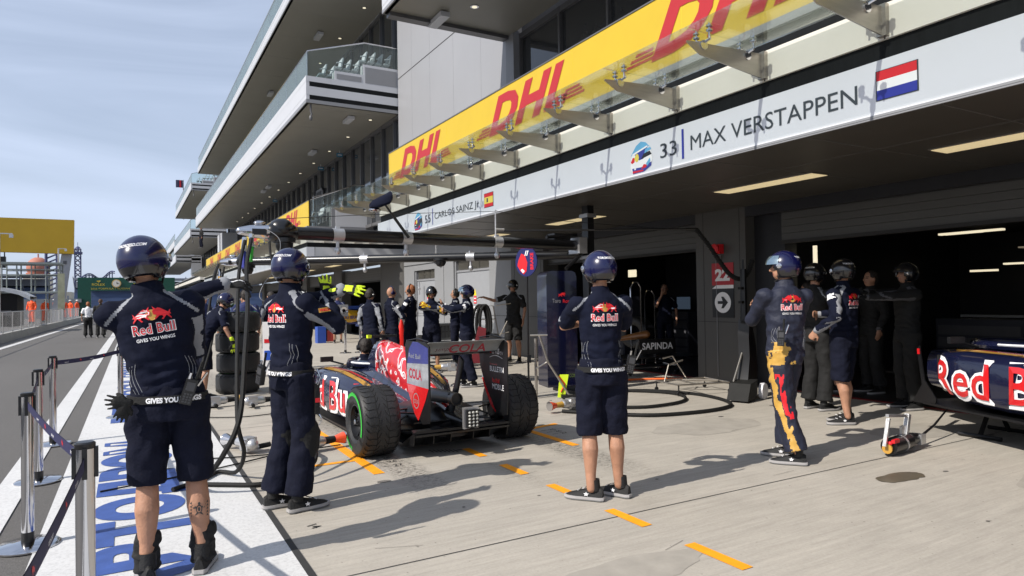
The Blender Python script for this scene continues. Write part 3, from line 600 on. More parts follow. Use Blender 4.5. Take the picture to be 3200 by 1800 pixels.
b = MB(); b.bx(-13,-8.9,.2,.5,4.8,5.75); 
for x in (-12,-10.4,-9.0): b.bx(x-.04,x+.04,.3,.4,5.75,6.1)
b.build('black_screen', blackp, t, smooth=False)
# silver arched pit wall stand and scaffold tower
t = thing('pit_wall_stand', 'silver arched team stand standing behind the fence on the far left', 'stand', (0,48,0))
b = MB(); prof = [(-7.6,0),(-7.6,1.9),(-7.45,2.35),(-7.0,2.6),(-6.2,2.62),(-5.5,2.42),(-4.95,2.1)]
for (x0,z0),(x1,z1) in zip(prof,prof[1:]):
    b.add([(x0,0,z0),(x1,0,z1),(x1,3.4,z1),(x0,3.4,z0),(x0,0,z0-.22 if z0>1 else 0),(x1,0,z1-.22),(x1,3.4,z1-.22),(x0,3.4,z0-.22 if z0>1 else 0)],[(0,1,2,3),(4,7,6,5),(0,4,5,1),(3,2,6,7)])
b.build('roof_shell', alu, t); b = MB(); b.bx(-7.5,-5.6,.4,3.2,.36,2.3); b.build('booth', black, t, smooth=False)
b = MB(); b.bx(-7.2,-5.9,.25,.4,1.0,1.3); b.bx(-6.6,-6.5,.3,.4,.4,2.4); b.build('desk', frame, t, smooth=False)
t = thing('scaffold_tower', 'grey scaffold platform tower behind the arched stand', 'tower', (-8.1,62,0))
b = MB()
for x in (0,.9,1.8,2.7,3.6):
    for y in (0,2.4): b.tube([(x,y,0),(x,y,4.75)],.05,5)
for z in (2.6,3.9,4.3,4.75):
    for y in (0,2.4): b.tube([(0,y,z),(3.6,y,z)],.045,5)
b.bx(-.1,3.7,-.1,2.5,4.7,4.85); b.bx(-.1,3.7,-.1,2.5,2.5,2.62); b.build('frame', mat('scaffold_grey', (.20,.23,.23), .5, var=.1), t)
b = MB(); b.bx(3.45,3.9,-.2,-.15,1.2,4.0); b.build('hanging_sheet', mat('sheet_olive', (.30,.31,.22), .7, var=.3, vs=2), t, smooth=False)
# far grandstands, domed building, ride tower and coaster
gs = mat('stand_grey', (.26,.28,.32), .6, var=.15, vs=.2); gb = mat('stand_blue', (.06,.09,.17), .6, var=.3, vs=.15, stretch=(1,1,6))
for i,(x0,x1,y,h,l) in enumerate(((-60,-14,150,7.5,'wide grey blue grandstand in the haze at far left'),(-14,40,230,9.5,'far grandstand seen under and above the green arch'))):
    t = thing('grandstand', l, 'grandstand', (0,y,0)); b = MB()
    for k in range(16): b.bx(x0,x1,k*1.2,k*1.2+1.2,0,.6+h*k/22)
    b.build('seating', gb, t, smooth=False); b = MB(); b.bx(x0,x1,18,19,0,h*.95); b.bx(x0,x1,8,19.5,h*.98,h*1.03)
    for x in range(int(x0),int(x1),6): b.tube([(x,18,h*.5),(x,6,h+.6)],.12,5)
    b.build('roof', gs, t, smooth=False)
t = thing('fence_screen', 'pale debris fence and low tents beyond the marshals', 'fence', (0,100,0))
b = MB(); b.bx(-16,-5,0,.1,0,2.4); b.bx(-9,-4.6,-9,-6,1.9,2.3); b.bx(4,4.1,-5,60,0,3)
b.build('screen', mat('screen_grey', (.20,.22,.24), .7, var=.3, vs=1.5), t, smooth=False)
t = thing('domed_hotel', 'far cream building crowned by a terracotta dome', 'building', (-31.5,330,0)); t.scale = (.52,.52,.52)
dome = mat('dome_terracotta', (.42,.16,.11), .7, var=.1); cream = mat('hotel_cream', (.55,.50,.40), .8, var=.1, vs=.2)
b = MB(); b.bx(-18,22,0,30,0,14); b.bx(-9,9,-3,12,14,26); b.bx(-22,-10,-2,14,12,20); 
for x in range(-17,22,3): b.bx(x,x+1.2,-.1,0,8,11,1); b.bx(x,x+1.2,-.1,0,3,6,1)
b.build('wall', [cream, gs], t, smooth=False); b = MB(); b.lathe([(7.5,26),(8,29)],20); b.ell((0,0,33),(7.8,7.8,8.4),20,10); b.tube([(0,0,41),(0,0,44)],.5,6); b.build('dome', dome, t); [setattr(o,'location',(0,4,0)) for o in t.children if o.name.startswith('dome')]
pur = mat('ride_steel', (.05,.055,.13), .5, var=.2)
t = thing('ride_tower', 'tall slim dark blue drop tower of the amusement park', 'ride', (-14.6,270,0)); t.scale = (.6,.6,1)
b = MB()
for x in (-1.4,1.4):
    for y in (-1.4,1.4): b.tube([(x,y,0),(x,y,20.5)],.3,5)
for k in range(13):
    z = 1.6*k; b.tube([(-1.4,-1.4,z),(1.4,-1.4,z+1.6)],.22,4); b.tube([(1.4,-1.4,z),(-1.4,-1.4,z+1.6)],.22,4)
b.build('lattice', pur, t); b = MB(); b.bx(-2.2,2.2,-2.2,2.2,19,19.7); b.lathe([(1.9,20.5),(1.2,21.2),(.4,21.6)],8); b.tube([(0,0,21.5),(0,0,23)],.12,5); b.build('tower_head', pur, t)
t = thing('ride_tower', 'shorter purple lattice tower just right of the terracotta dome', 'ride', (-21.5,265,0))
b = MB()
for x in (-1.5,1.5): b.tube([(x,0,0),(x,0,22)],.45,5)
for k in range(14): z = 1.55*k; b.tube([(-1.5,0,z),(1.5,0,z+1.55)],.25,4)
b.build('lattice', pur, t)
t = thing('roller_coaster', 'looping purple roller coaster track above the green arch', 'ride', (0,250,0))
b = MB(); pts = []
for i in range(60):
    u = i/59; pts.append(V((-13.2+9.5*u, 8*math.sin(u*3), 10.6+.9*math.sin(u*9.5-.8)+1.1*u)))
b.tube(pts,.22,6); b.tube([p+V((0,1.2,-.5)) for p in pts],.16,5)
for i in range(0,60,5): b.tube([pts[i],(pts[i].x,pts[i].y+1,0)],.18,5); b.tube([pts[i]+V((0,0,0)),pts[i]+V((0,1.2,-.5))],.12,4)
b.build('track', pur, t)
t = thing('team_flag', 'small dark blue flag with a red mark flying beyond the top balcony', 'flag', (5.5,84.5,12.6))
b = MB(); 
for i in range(8):
    x0,x1 = -.09*i,-.09*(i+1); w = lambda x: .1*math.sin(x*4)
    b.add([(x0,w(x0),2.1),(x1,w(x1),2.1),(x1,w(x1),2.95),(x0,w(x0),2.95)],[(0,1,2,3)], 1 if i in (2,3) else 0)
b.build('cloth', [mat('flag_navy', (.01,.012,.05), .7, var=.1), red], t); b = MB(); b.tube([(.05,0,-1.5),(.05,0,3.0)],.04,6); b.build('pole', frame, t)
# ---------------------------------------------------------------- people
def fuse(b, voxel, name, mats, parent, matfn=None, disp=None, it=4, dec=None):
    me = bpy.data.meshes.new('tmp'); me.from_pydata(b.v, [], b.f); me.validate()
    o = bpy.data.objects.new('tmp', me); COL.objects.link(o)
    m = o.modifiers.new('r', 'REMESH'); m.mode = 'VOXEL'; m.voxel_size = voxel; m.use_smooth_shade = True
    s = o.modifiers.new('s', 'SMOOTH'); s.factor = .5; s.iterations = it
    bpy.context.view_layer.update(); dg = bpy.context.evaluated_depsgraph_get()
    n = bpy.data.meshes.new_from_object(o.evaluated_get(dg), depsgraph=dg); bpy.data.objects.remove(o); bpy.data.meshes.remove(me)
    n.name = name
    if disp:
        nm = [v.normal.copy() for v in n.vertices]
        for v, q in zip(n.vertices, nm): v.co += q*disp(v.co, q)
        n.update()
    for q in mats: n.materials.append(q)
    if matfn:
        n.polygons.foreach_set('material_index', [matfn(p.center, p.normal) for p in n.polygons])
    n.polygons.foreach_set('use_smooth', [True]*len(n.polygons)); n.update()
    return link(name, n, parent)
def bvh(o): me = o.data; return BVHTree.FromPolygons([v.co for v in me.vertices], [p.vertices for p in me.polygons])
def wrap(tree, items, o, u, w, mats, name, parent, off=.003, far=.4):
    """flat shapes laid on a curved surface: items are ((verts, faces), material index, extra offset)"""
    o, u, w = V(o), V(u).normalized(), V(w).normalized(); n = u.cross(w); b = MB()
    for (v, f), mi, ex in items:
        vs = []; ok = True
        for x, y, _ in v:
            p = o+u*x+w*y; h = tree.ray_cast(p+n*far, -n, far*2)
            vs.append((h[0]+n*(off+ex)) if h[0] else p)
        b.add(vs, f, mi)
    return b.build(name, mats, parent, smooth=False)
def shift(vf, dx, dy): return [(x+dx, y+dy, 0) for x, y, _ in vf[0]], vf[1]
def flipx(poly): return [(-x, y) for x, y in poly][::-1]
def scaled(poly, s, dx, dy): return [(x*s+dx, y*s+dy) for x, y in poly]
def area(p): return sum(p[i-1][0]*p[i][1]-p[i][0]*p[i-1][1] for i in range(len(p)))
def outlined(poly, d):
    return grow(poly, d if area(poly) > 0 else -d)
def seg(p, a, b):
    ab = b-a; t = max(0, min(1, (p-a).dot(ab)/ab.length_squared)); return (p-(a+ab*t)).length, t
def hand(b, wr, d, n, side=1, curl=.3, g=0., spread=.1):
    """palm, four fingers and a thumb; d points to the fingertips, n out of the back of the hand"""
    d = V(d).normalized(); n = V(n); n = (n-d*n.dot(d)).normalized(); s = d.cross(n)*side
    wr = V(wr); b.tube([wr-d*.02, wr+d*.02, wr+d*.06, wr+d*.09], [(.028+g,.020+g),(.034+g,.019+g),(.042+g,.017+g),(.038+g,.014+g)], 10, up=tuple(n), rnd=True)
    for i, (o, l) in enumerate(((.030,.068),(.010,.077),(-.011,.072),(-.031,.056))):
        p = wr+d*(.085-.004*abs(i-1))+s*o*(1+g*70); a1, a2 = curl, curl*2.1; sp = s*(spread*(1.2-i*.8)*.4)
        q = p+(d*math.cos(a1)-n*math.sin(a1)+sp)*l*.5; e_ = q+(d*math.cos(a2)-n*math.sin(a2)+sp)*l*.5
        b.tube([p-d*.015, p, q, e_], [.0095+g*.5,.0098+g*.5,.0090+g*.5,.0078+g*.4], 7, rnd=True)
    p = wr+d*.022+s*.026; q = p+(s*.75+d*.6-n*.25).normalized()*.042; e_ = q+(s*.25+d*.9-n*.3).normalized()*.034
    b.tube([p, q, e_], [.014+g,.0125+g,.009+g], 7, rnd=True)
def make_shoe(parent, M, star=True, sock=.15):
    b = MB(); ys = (-.095,-.07,-.02,.05,.12,.165,.19)
    w = (.026,.036,.036,.043,.047,.038,.018); h = (.085,.098,.094,.074,.052,.040,.026)
    rings = []
    for y, a, t in zip(ys, w, h):
        rings.append([M @ V((a*math.cos(q)*(1 if math.sin(q) < .3 else .82), y, .02+max(0,math.sin(q))*(t-.02) if math.sin(q) > 0 else .022)) for q in [2*math.pi*i/14 for i in range(14)]])
    b.loft(rings, 0)
    o = []
    for y, a in zip((-.105,-.08,-.02,.05,.12,.17,.20), (.024,.040,.039,.046,.050,.041,.016)): o.append((a, y))
    o = o+[(-x, y) for x, y in o[::-1]]
    b.prism([(x*.97,y*.985) for x,y in o], .010, 2, M); b.prism(o, .018, 1, M @ Matrix.Translation((0,0,.008)))
    b.tube([M @ V((0,-.035,.07)), M @ V((0,-.03,sock))], [.042,.040], 10, 0)
    for s in (-1,1) if star else ():
        st = []
        for i in range(10): q = math.pi/2+i*math.pi/5; r_ = .017 if i % 2 == 0 else .0075; st.append((r_*1.3*math.cos(q), r_*math.sin(q)))
        b.add([M @ V((s*(.0455-.12*max(0,y)), .02+x, .047+y)) for x, y in st], [tuple(range(10)) if s > 0 else tuple(range(9,-1,-1))], 3)
    for k in range(4): b.tube([M @ V((-.02,.03+.02*k,.088-.008*k)), M @ V((.02,.035+.02*k,.088-.008*k))], .0035, 4, 3 if star and k % 2 else 0)
    return b.build('shoe', [shoe, sole, mat('outsole_grey',(.16,.16,.16),.7,var=.2), whitec], parent, ang=50)
HLM = []
def helmet(parent, U, kind, lift=-.022, txt=True, vis='down'):
    cz = 1.70; R_ = (.119,.141,.137); b = MB(); n, m = 36, 22; keep = []
    P_ = lambda i, j, k=1.: V((R_[0]*k*math.sin(math.pi*i/m)*math.cos(2*math.pi*j/n), R_[1]*k*math.sin(math.pi*i/m)*math.sin(2*math.pi*j/n)-.006, cz+R_[2]*k*math.cos(math.pi*i/m)))
    vs = [P_(i, j) for i in range(m+1) for j in range(n)]
    fs = []; ms = []
    for i in range(m):
        for j in range(n):
            q = (i*n+j, (i+1)*n+j, (i+1)*n+(j+1) % n, i*n+(j+1) % n); c = sum((vs[a] for a in q), V())/4
            if c.z < 1.592+.02*(c.y < -.05): continue
            if c.y > .055 and c.z < 1.735 and abs(c.x) < .092: continue
            fs.append(q); ms.append(1 if c.z < 1.650-.10*(c.y+.02)*(1 if c.y < 0 else -2.2) or (c.y > .03 and c.z < 1.70) else 0)
    vs = [v+V((0,0,lift)) for v in vs]
    b.v = [tuple(U @ v) for v in vs]; b.f = [list(f) for f in fs]; b.m = ms
    o = b.build('helmet', [helmb if kind == 'black' else helm, helmb], parent, ang=60)
    so_ = o.modifiers.new('thickness', 'SOLIDIFY'); so_.thickness = .022; so_.offset = -1
    b = MB(); z0, z1 = (1.655,1.735) if vis == 'down' else (1.715,1.79)
    rings = []
    for k, z in enumerate([z0+(z1-z0)*t/4 for t in range(5)]):
        q = math.sqrt(max(.02, 1-((z-cz)/R_[2])**2))
        rings.append([V((R_[0]*1.05*q*math.sin(a), R_[1]*1.05*q*math.cos(a)-.006+(.012 if vis == 'up' else .004), z+lift)) for a in [math.radians(-72+9*i) for i in range(17)]])
    vv = [U @ p for r in rings for p in r]; b.add(vv, [(i*17+j, i*17+j+1, (i+1)*17+j+1, (i+1)*17+j) for i in range(4) for j in range(16)])
    b.build('visor', visor if kind != 'black' else helmb, o)
    b = MB()
    for s in (-1,1): b.lathe([(.0,-.012),(.024,-.012),(.022,.006),(.012,.008),(.011,.004),(0,.004)], 12, 0, U @ Matrix.Translation((s*.115,.045,1.70+lift)) @ Matrix.Rotation(s*math.pi/2,4,'Y'))
    b.build('visor_pivot', chrome, o)
    if txt:
        b = MB()
        for s in (-1,1):
            b.ell((U @ V((s*.042,-.098,1.765+lift))),(.014,.010,.006),8,6); b.tube([U @ V((s*.085,.02,1.62+lift)), U @ V((s*.05,.06,1.575+lift)), U @ V((0,.075,1.57+lift))],.006,5)
        b.build('vents_and_strap', black, o)
    if txt:
        me = o.data; tr = BVHTree.FromPolygons([v.co for v in me.vertices], [p.vertices for p in me.polygons])
        U3 = U.to_3x3(); wrap(tr, [(shift(fit(text('TOROROSSO.COM',1,.02),.145,.017),-.0725,0),0,0)], U @ V((0,0,1.765+lift)), U3 @ V((1,0,0)), U3 @ V((0,0,1)), [whitec], 'helmet_print', o, .0015, .3)
    return o
def person(label, pos, hd, sc=1., top='jacket', bottom='shorts', R=None, L_=None, feet=((-.12,0,-8),(.12,0,8)), legh=0., lean=0., twist=0., hyaw=0., hpitch=0.,
           gear='helmet', hairm=None, gloves=(None,None), vox=.014, logo=False, cloth=None, pants=None, group=None, hem=.50, wid=1., piping=True, vis='down', curl=(.3,.3),
           shoes=True, trim=None, kneepads=False, belt=False, sit=None, knees=None, badge=False, stripe=False, sway=0.):
    t = thing('person', label, 'person', (pos[0],pos[1],pos[2] if len(pos) > 2 else .01), -math.radians(hd), group); t.scale = (sc,sc,sc)
    near = vox < .01
    cloth = cloth or navy; pants = pants or navy2; trim = trim or greyc
    U = Matrix.Translation((0,0,.95)) @ Matrix.Rotation(-math.radians(twist),4,'Z') @ Matrix.Rotation(math.radians(sway),4,'Y') @ Matrix.Rotation(-math.radians(lean),4,'X') @ Matrix.Translation((0,0,-.95))
    H = U @ Matrix.Translation((0,0,-.012)) @ Matrix.Translation((0,0,1.56)) @ Matrix.Rotation(-math.radians(hyaw),4,'Z') @ Matrix.Rotation(-math.radians(hpitch),4,'X') @ Matrix.Translation((0,0,-1.56))
    G = Matrix.Rotation(-math.radians(legh),4,'Z')
    if R is None: R = ((.27,-.02,1.17),(.26,.08,.93),(0,.15,-1),(1,0,0))
    if L_ is None: L_ = ((-.27,-.02,1.17),(-.26,.08,.93),(0,.15,-1),(-1,0,0))
    arms = []
    for s, a in ((1,R),(-1,L_)):
        sh = U @ V((s*.185*wid,-.005,1.425)); el = U @ V(a[0]); wr = U @ V(a[1]); hdir = U.to_3x3() @ V(a[2]); hn = U.to_3x3() @ V(a[3])
        arms.append((s, sh, el, wr, hdir, hn))
    legs = []
    for i, (x, y, toe) in enumerate(feet):
        s = -1 if i == 0 else 1
        hp = G @ V((s*.095*wid,0,.93)); an = G @ V((x,y-.03,.09)); mid = (hp+an)/2
        kn = V((mid.x,mid.y,.50))+(G.to_3x3() @ V((0,.045,0)))
        if knees and knees[i]: kn = G @ V(knees[i])
        legs.append((s, hp, kn, an, toe, G @ V((x,y,0))))
    # ---- body: one continuous surface
    b = MB(); k = .88 if top != 'none' else 1
    tor = [(.90,.160,.116,0),(1.0,.150,.108,0),(1.10,.146,.106,0),(1.25,.158,.112,0),(1.36,.174,.112,0),(1.43,.172,.098,-.004),(1.475,.118,.082,-.008),(1.505,.080,.068,-.01)]
    def torso(b, g, lo=.86, hi=1.51, kk=1.):
        pts = [(z, rx*kk*wid+g, ry*kk+g, cy) for z, rx, ry, cy in tor]; pts[0] = (lo, *pts[0][1:])
        b.loft([[U @ V((rx*math.copysign(abs(math.cos(a))**.86, math.cos(a)), cy+ry*math.sin(a), z)) for a in [2*math.pi*j/20 for j in range(20)]] for z, rx, ry, cy in pts if z <= hi])
    torso(b, -.030)
    b.tube([U @ V((0,-.01,1.44)), H @ V((0,0,1.60))], [.056,.053], 12)
    b.ell(H @ V((0,-.004,1.695)), (.076,.095,.105), 16, 12, R=H.to_3x3()); b.ell(H @ V((0,.030,1.635)), (.056,.062,.062), 14, 10, R=H.to_3x3())
    b.tube([H @ V((0,.085,1.70)), H @ V((0,.108,1.665))], [.009,.015], 8, rnd=True)
    for s in (-1,1): b.ell(H @ V((s*.078,-.005,1.675)), (.012,.02,.032), 8, 6, R=H.to_3x3())
    for (s, sh, el, wr, hdir, hn) in arms:
        b.tube([sh, el, wr], [.040,.038,.026], 10, rnd=True); b.ell(sh,(.042,.042,.042),8,6)
        if not gloves[0 if s > 0 else 1]: hand(b, wr, hdir, hn, s, curl[0 if s > 0 else 1])
    for (s, hp, kn, an, toe, ft) in legs:
        calf = kn.lerp(an,.33)+(G.to_3x3() @ V((0,-.022,0)))
        lk = .74 if bottom in ('trousers','suit') else 1.
        b.tube([hp, hp.lerp(kn,.5), kn, calf, kn.lerp(an,.75), an], [.080*lk,.070*lk,.054*lk,.060*lk,.040*lk,.034*lk], 12, rnd=True)
    HI = H.inverted()
    def fm(c, n_):
        q = HI @ c
        if q.z > 1.60 and q.y > .05:
            if abs(q.z-1.692) < .009 and .018 < abs(q.x) < .045: return 1
            if abs(q.z-1.712) < .006 and .014 < abs(q.x) < .05: return 1
            if abs(q.z-1.632) < .006 and abs(q.x) < .024: return 2
        return 0
    fuse(b, min(vox,.010), 'body', [skin, hair if hairm is None else hairm, mat('lips', (.35,.10,.08), .5, var=.1)], t, fm, it=2)
    # ---- upper clothing
    seed = pos[0]*3.1+pos[1]
    def folds(p, n_):
        a = noise.noise(V((p.x*7,p.y*7,p.z*16+seed)))*.011+noise.noise(V(((p.x+p.z*.8)*13,p.y*9,(p.z-p.x*.8)*6+seed)))*.008+noise.noise(V((p.x*22,p.y*22,p.z*34+seed)))*.0035
        w_ = math.exp(-((p.z-1.06)/.12)**2); a += w_*(.0045*math.sin(p.z*70+9*noise.noise(V((p.x*6,p.y*6,p.z*3+seed))))+.008*noise.noise(V((p.x*9,p.y*9,p.z*26+seed))))
        return a
    b = MB(); long = top in ('jacket','suit','coat')
    g = .014 if top != 'polo' else .006
    torso(b, g, .90 if top != 'coat' else .70)
    b.tube([U @ V((0,-.012,1.43)), U @ V((0,-.008,1.50)), U @ V((0,-.002,1.575 if long else 1.55))], [.105,.080,.072 if long else .064], 14)
    for (s, sh, el, wr, hdir, hn) in arms:
        if long: b.tube([sh, sh.lerp(el,.5), sh.lerp(el,.97)], [.074,.067,.060], 12, rnd=True); b.tube([el, el.lerp(wr,.5), wr-(wr-el)*.06], [.060,.052,.042], 12, rnd=True); b.ell(sh, (.080,.078,.072), 12, 8)
        else: b.tube([sh, sh.lerp(el,.45), sh.lerp(el,.86)], [.070,.068,.064], 12); b.ell(sh, (.076,.074,.068), 12, 8)
    UI = U.inverted()
    def cm(c, n_):
        q = UI @ c; best = 9; arm = None
        for A in arms:
            d1, t1 = seg(c, A[1], A[2]); d2, t2 = seg(c, A[2], A[3])
            if min(d1,d2) < best: best = min(d1,d2); arm = (A, d1 < d2, t1, t2)
        A, up_, t1, t2 = arm
        if piping:
            ax = abs(q.x)
            if q.z > 1.30:
                dx = V((ax,q.z)); a0, a1 = V((.078,1.515)), V((.215,1.385))
                ab = a1-a0; tt = max(0,min(1,(dx-a0).dot(ab)/ab.length_squared)); 
                if (dx-(a0+ab*tt)).length < .0085 and abs(q.y) > .01: return 1
                if top == 'polo' and best < .075 and up_ and t1 > .68: return 1
            if best < .078 and (not up_ or t1 > .12):
                ax_ = ((A[2]-A[1]) if up_ else (A[3]-A[2])).normalized(); base = V((0,0,-1)) if abs(ax_.z) < .8 else (U.to_3x3() @ V((0,-1,0)))
                o_ = base-ax_*base.dot(ax_)
                if o_.length > .05 and n_.dot(o_.normalized()) > .62 and long: return 1
                if long and not up_ and t2 > .88: return 1
        if badge and up_ and best < .09 and .1 < t1 < .3 and abs(n_.z) < .5 and A[0]*(UI.to_3x3() @ n_).x > .75: return 2
        return 0
    J = fuse(b, vox if not near else .009, {'jacket':'jacket','polo':'polo_shirt','suit':'overall_top','coat':'coat'}[top], [cloth, trim, whitec], t, cm, folds, 5)
    tree = bvh(J) if (logo or belt or near) else None
    if logo and lean == 0:
        back_logo_u(tree, J, U)
    if near:                                                        # thin reflective trims and back pocket lines
        b = MB()
        for s in (-1,1):
            for o_ in (0,.016,.030):
                pts = []
                for i in range(9):
                    u_ = i/8; p = U @ V((s*(.115+o_+.012*math.sin(u_*5)), -.4, 1.16-.02*o_*20-.19*u_)); h = tree.ray_cast(p, U.to_3x3() @ V((0,1,0)), .6)
                    if h[0]: pts.append(h[0]+h[1]*.001)
                if len(pts) > 3: b.tube(pts, .0011, 4)
        b.build('reflective_trim', mat('trim_grey',(.35,.36,.38),.5,var=.1), J)
    # ---- lower clothing
    b = MB(); long2 = bottom in ('trousers','suit')
    b.loft([[V((rx*wid*math.cos(a), ry*math.sin(a), z)) for a in [2*math.pi*j/18 for j in range(18)]] for z, rx, ry in ((.84,.176,.134),(.90,.184,.140),(.97,.176,.130),(1.03,.168,.120))], M=G)
    for (s, hp, kn, an, toe, ft) in legs:
        if long2: b.tube([hp+V((0,0,.02)), hp.lerp(kn,.45), kn, kn.lerp(an,.5), an.lerp(kn,.06)], [.108,.098,.086,.088,.098], 14)
        else:
            u_ = max(.2, min(1.2, (hp.z-hem)/(hp.z-kn.z))); e_ = hp.lerp(kn, u_) if u_ <= 1 else kn.lerp(an, (kn.z-hem)/(kn.z-an.z))
            b.tube([hp+V((0,0,.02)), hp.lerp(e_,.45), e_.lerp(hp,.08), e_], [.106,.102,.097,.095], 14)
    def pm(c, n_):
        if stripe:
            q = G.inverted() @ c
            for (s, hp, kn, an, toe, ft) in legs:
                d1, t1 = seg(c, hp, kn); d2, t2 = seg(c, kn, an); d, tt = (d1, t1*.5) if d1 < d2 else (d2, .5+t2*.5)
                if d > .13 or s > 0: continue
                nn = (G.inverted().to_3x3() @ n_)
                if tt < .11: 
                    if nn.x < .1 and -.85 < nn.y < .1: return 1
                if nn.x < 0:
                    ang_ = math.degrees(math.atan2(nn.y, -nn.x)); c0 = 35-70*tt
                    if abs(ang_-c0) < 16+6*(1-tt) and tt > .02: return 1
                    if abs(ang_-(c0-44)) < 13 and .2 < tt < .66: return 2
        return 0
    def pf(p, n_): return noise.noise(V((p.x*9+seed,p.y*9,p.z*13)))*.010+noise.noise(V(((p.x-p.z*.7)*16+seed,p.y*10,(p.z+p.x*.7)*7)))*.007+noise.noise(V((p.x*25+seed,p.y*25,p.z*30)))*.003
    T = fuse(b, vox if not near else (.0075 if stripe else .010), 'trousers' if long2 else 'shorts', [pants, gold, red], t, pm, pf, 4)
    if belt:
        b = MB(); b.loft([[V((r_*1.03*wid*math.cos(a), ry_*1.03*math.sin(a), z)) for a in [2*math.pi*j/28 for j in range(28)]] for z, r_, ry_ in ((.935,.186,.142),(.972,.184,.140))], M=G); bl_ = b.build('belt', black, t)
        tb = bvh(bl_); g3 = G.to_3x3(); wrap(tb, [(shift(fit(text('GIVES YOU WINGS',1,.05),.26,.028),-.10,.939),0,0)], (0,0,0), g3 @ V((1,0,0)), (0,0,1), [whitec], 'belt_print', bl_, .0015)
    if kneepads:
        for (s, hp, kn, an, toe, ft) in legs:
            b = MB(); f3 = G.to_3x3() @ V((0,1,0)); b.tube([kn+V((0,0,.11)), kn+V((0,0,0))+f3*.01, kn+V((0,0,-.13))], [.085,.094,.086], 14); b.ell(kn+f3*.06+V((0,0,-.02)), (.07,.05,.12), 12, 8)
            fuse(b, .012, 'knee_pad', [black], t, None, pf, 3)
    # ---- feet
    if shoes:
        for (s, hp, kn, an, toe, ft) in legs:
            make_shoe(t, Matrix.Translation((ft.x,ft.y,an.z-.09)) @ Matrix.Rotation(-math.radians(legh+toe),4,'Z'), near or vox < .013)
    # ---- gloves
    for i, (s, sh, el, wr, hdir, hn) in enumerate(arms):
        gk = gloves[i]
        if not gk: continue
        b = MB(); hand(b, wr, hdir, hn, s, curl[i], .0035, .45)
        ax_ = (wr-el).normalized(); b.tube([wr-ax_*.085, wr-ax_*.01], [.043,.036], 12, rnd=True)
        hd_ = hdir.normalized(); hn_ = (hn-hd_*hn.dot(hd_)).normalized(); sd = hd_.cross(hn_)
        def gm(c, n_, wr=wr, hd_=hd_, hn_=hn_, sd=sd, gk=gk):
            u_ = (c-wr).dot(hd_); v_ = (c-wr).dot(sd)
            if gk == 'yellow': return 1 if (n_.dot(hn_) > .30 and (u_ > .095 or (.015 < u_ < .075 and abs(v_) < .030) or u_ < -.045)) else 0
            if gk == 'fire': return 1 if noise.noise(c*60) > -.12 else (2 if noise.noise(c*60+V((5,5,5))) > 0 else 0)
            if gk == 'black': return 3 if (n_.dot(hn_) > .4 and abs(v_-.012*math.sin(u_*60)) < .0045) else 0
            if gk == 'red': return 2 if u_ < .06 else 0
            return 0
        fuse(b, .0065 if near else .009, 'glove', [black, yel if gk != 'fire' else mat('glove_yellow',(.85,.55,.02),.6,var=.1), red, whitec], t, gm, None, 2)
    # ---- head gear and hair
    if gear in ('helmet','helmet_black'):
        helmet(t, H, 'black' if gear == 'helmet_black' else 'blue', 0, near or sc > 1.0, vis)
    else:
        if gear != 'bald':
            b = MB(); b.ell(H @ V((0,-.020,1.712)), (.086,.093,.098), 16, 12, R=H.to_3x3()); b.ell(H @ V((0,-.048,1.665)), (.074,.060,.07), 14, 8, R=H.to_3x3())
            fuse(b, .009, 'hair', [hairm or hair], t, None, lambda p, n_: .006*noise.noise(p*70), 1)
        if gear in ('headset','bald'):
            b = MB(); b.tube([H @ V((.098*math.cos(a),-.01,1.69+.128*math.sin(a))) for a in [math.pi*i/12 for i in range(13)]], .010, 6)
            for s in (-1,1): b.tube([H @ V((s*.075,-.005,1.675)), H @ V((s*.118,-.005,1.675))], [.042,.034], 12)
            b.tube([H @ V((-.1,.0,1.66)), H @ V((-.07,.09,1.635))], .005, 5); b.build('headset', helm if gear == 'bald' else blackp, t)
        if gear == 'cap':
            b = MB(); b.ell(H @ V((0,0,1.745)), (.098,.112,.08), 16, 8, R=H.to_3x3()); b.box(H @ V((0,.13,1.735)), (.13,.12,.015), R=H.to_3x3()); b.build('cap', whitec, t)
    return t
def back_logo_u(tree, parent, U):
    z, w = 1.335, .195; it = []; U3 = U.to_3x3()
    bl = scaled(BULL, .085, -.090, z+.030); br_ = scaled(flipx(BULL), .085, .090, z+.030)
    k = 20; it.append((([(.027*math.cos(2*math.pi*i/k), z+.065+.028*math.sin(2*math.pi*i/k), 0) for i in range(k)], [tuple(range(k))]), 2, 0))
    for p in (bl, br_): it.append((tri2d(outlined(p, .0035)), 0, .0008)); it.append((tri2d(p), 1, .0018))
    t0 = fit(text('Red Bull', 1, .055, 0, 1.06), w+.008, .057); t1 = fit(text('Red Bull', 1, .008, 0, 1.09), w, .049)
    it.append((shift(t0, -w/2-.004, z-.034), 0, 0)); it.append((shift(t1, -w/2, z-.030), 1, .0018))
    it.append((shift(fit(text('GIVES YOU WINGS', 1, .02), w*.92, .018), -w*.46, z-.068), 0, 0))
    wrap(tree, it, U @ V((0,0,0)), U3 @ V((1,0,0)), U3 @ V((0,0,1)), [whitec, red, gold], 'back_print', parent)
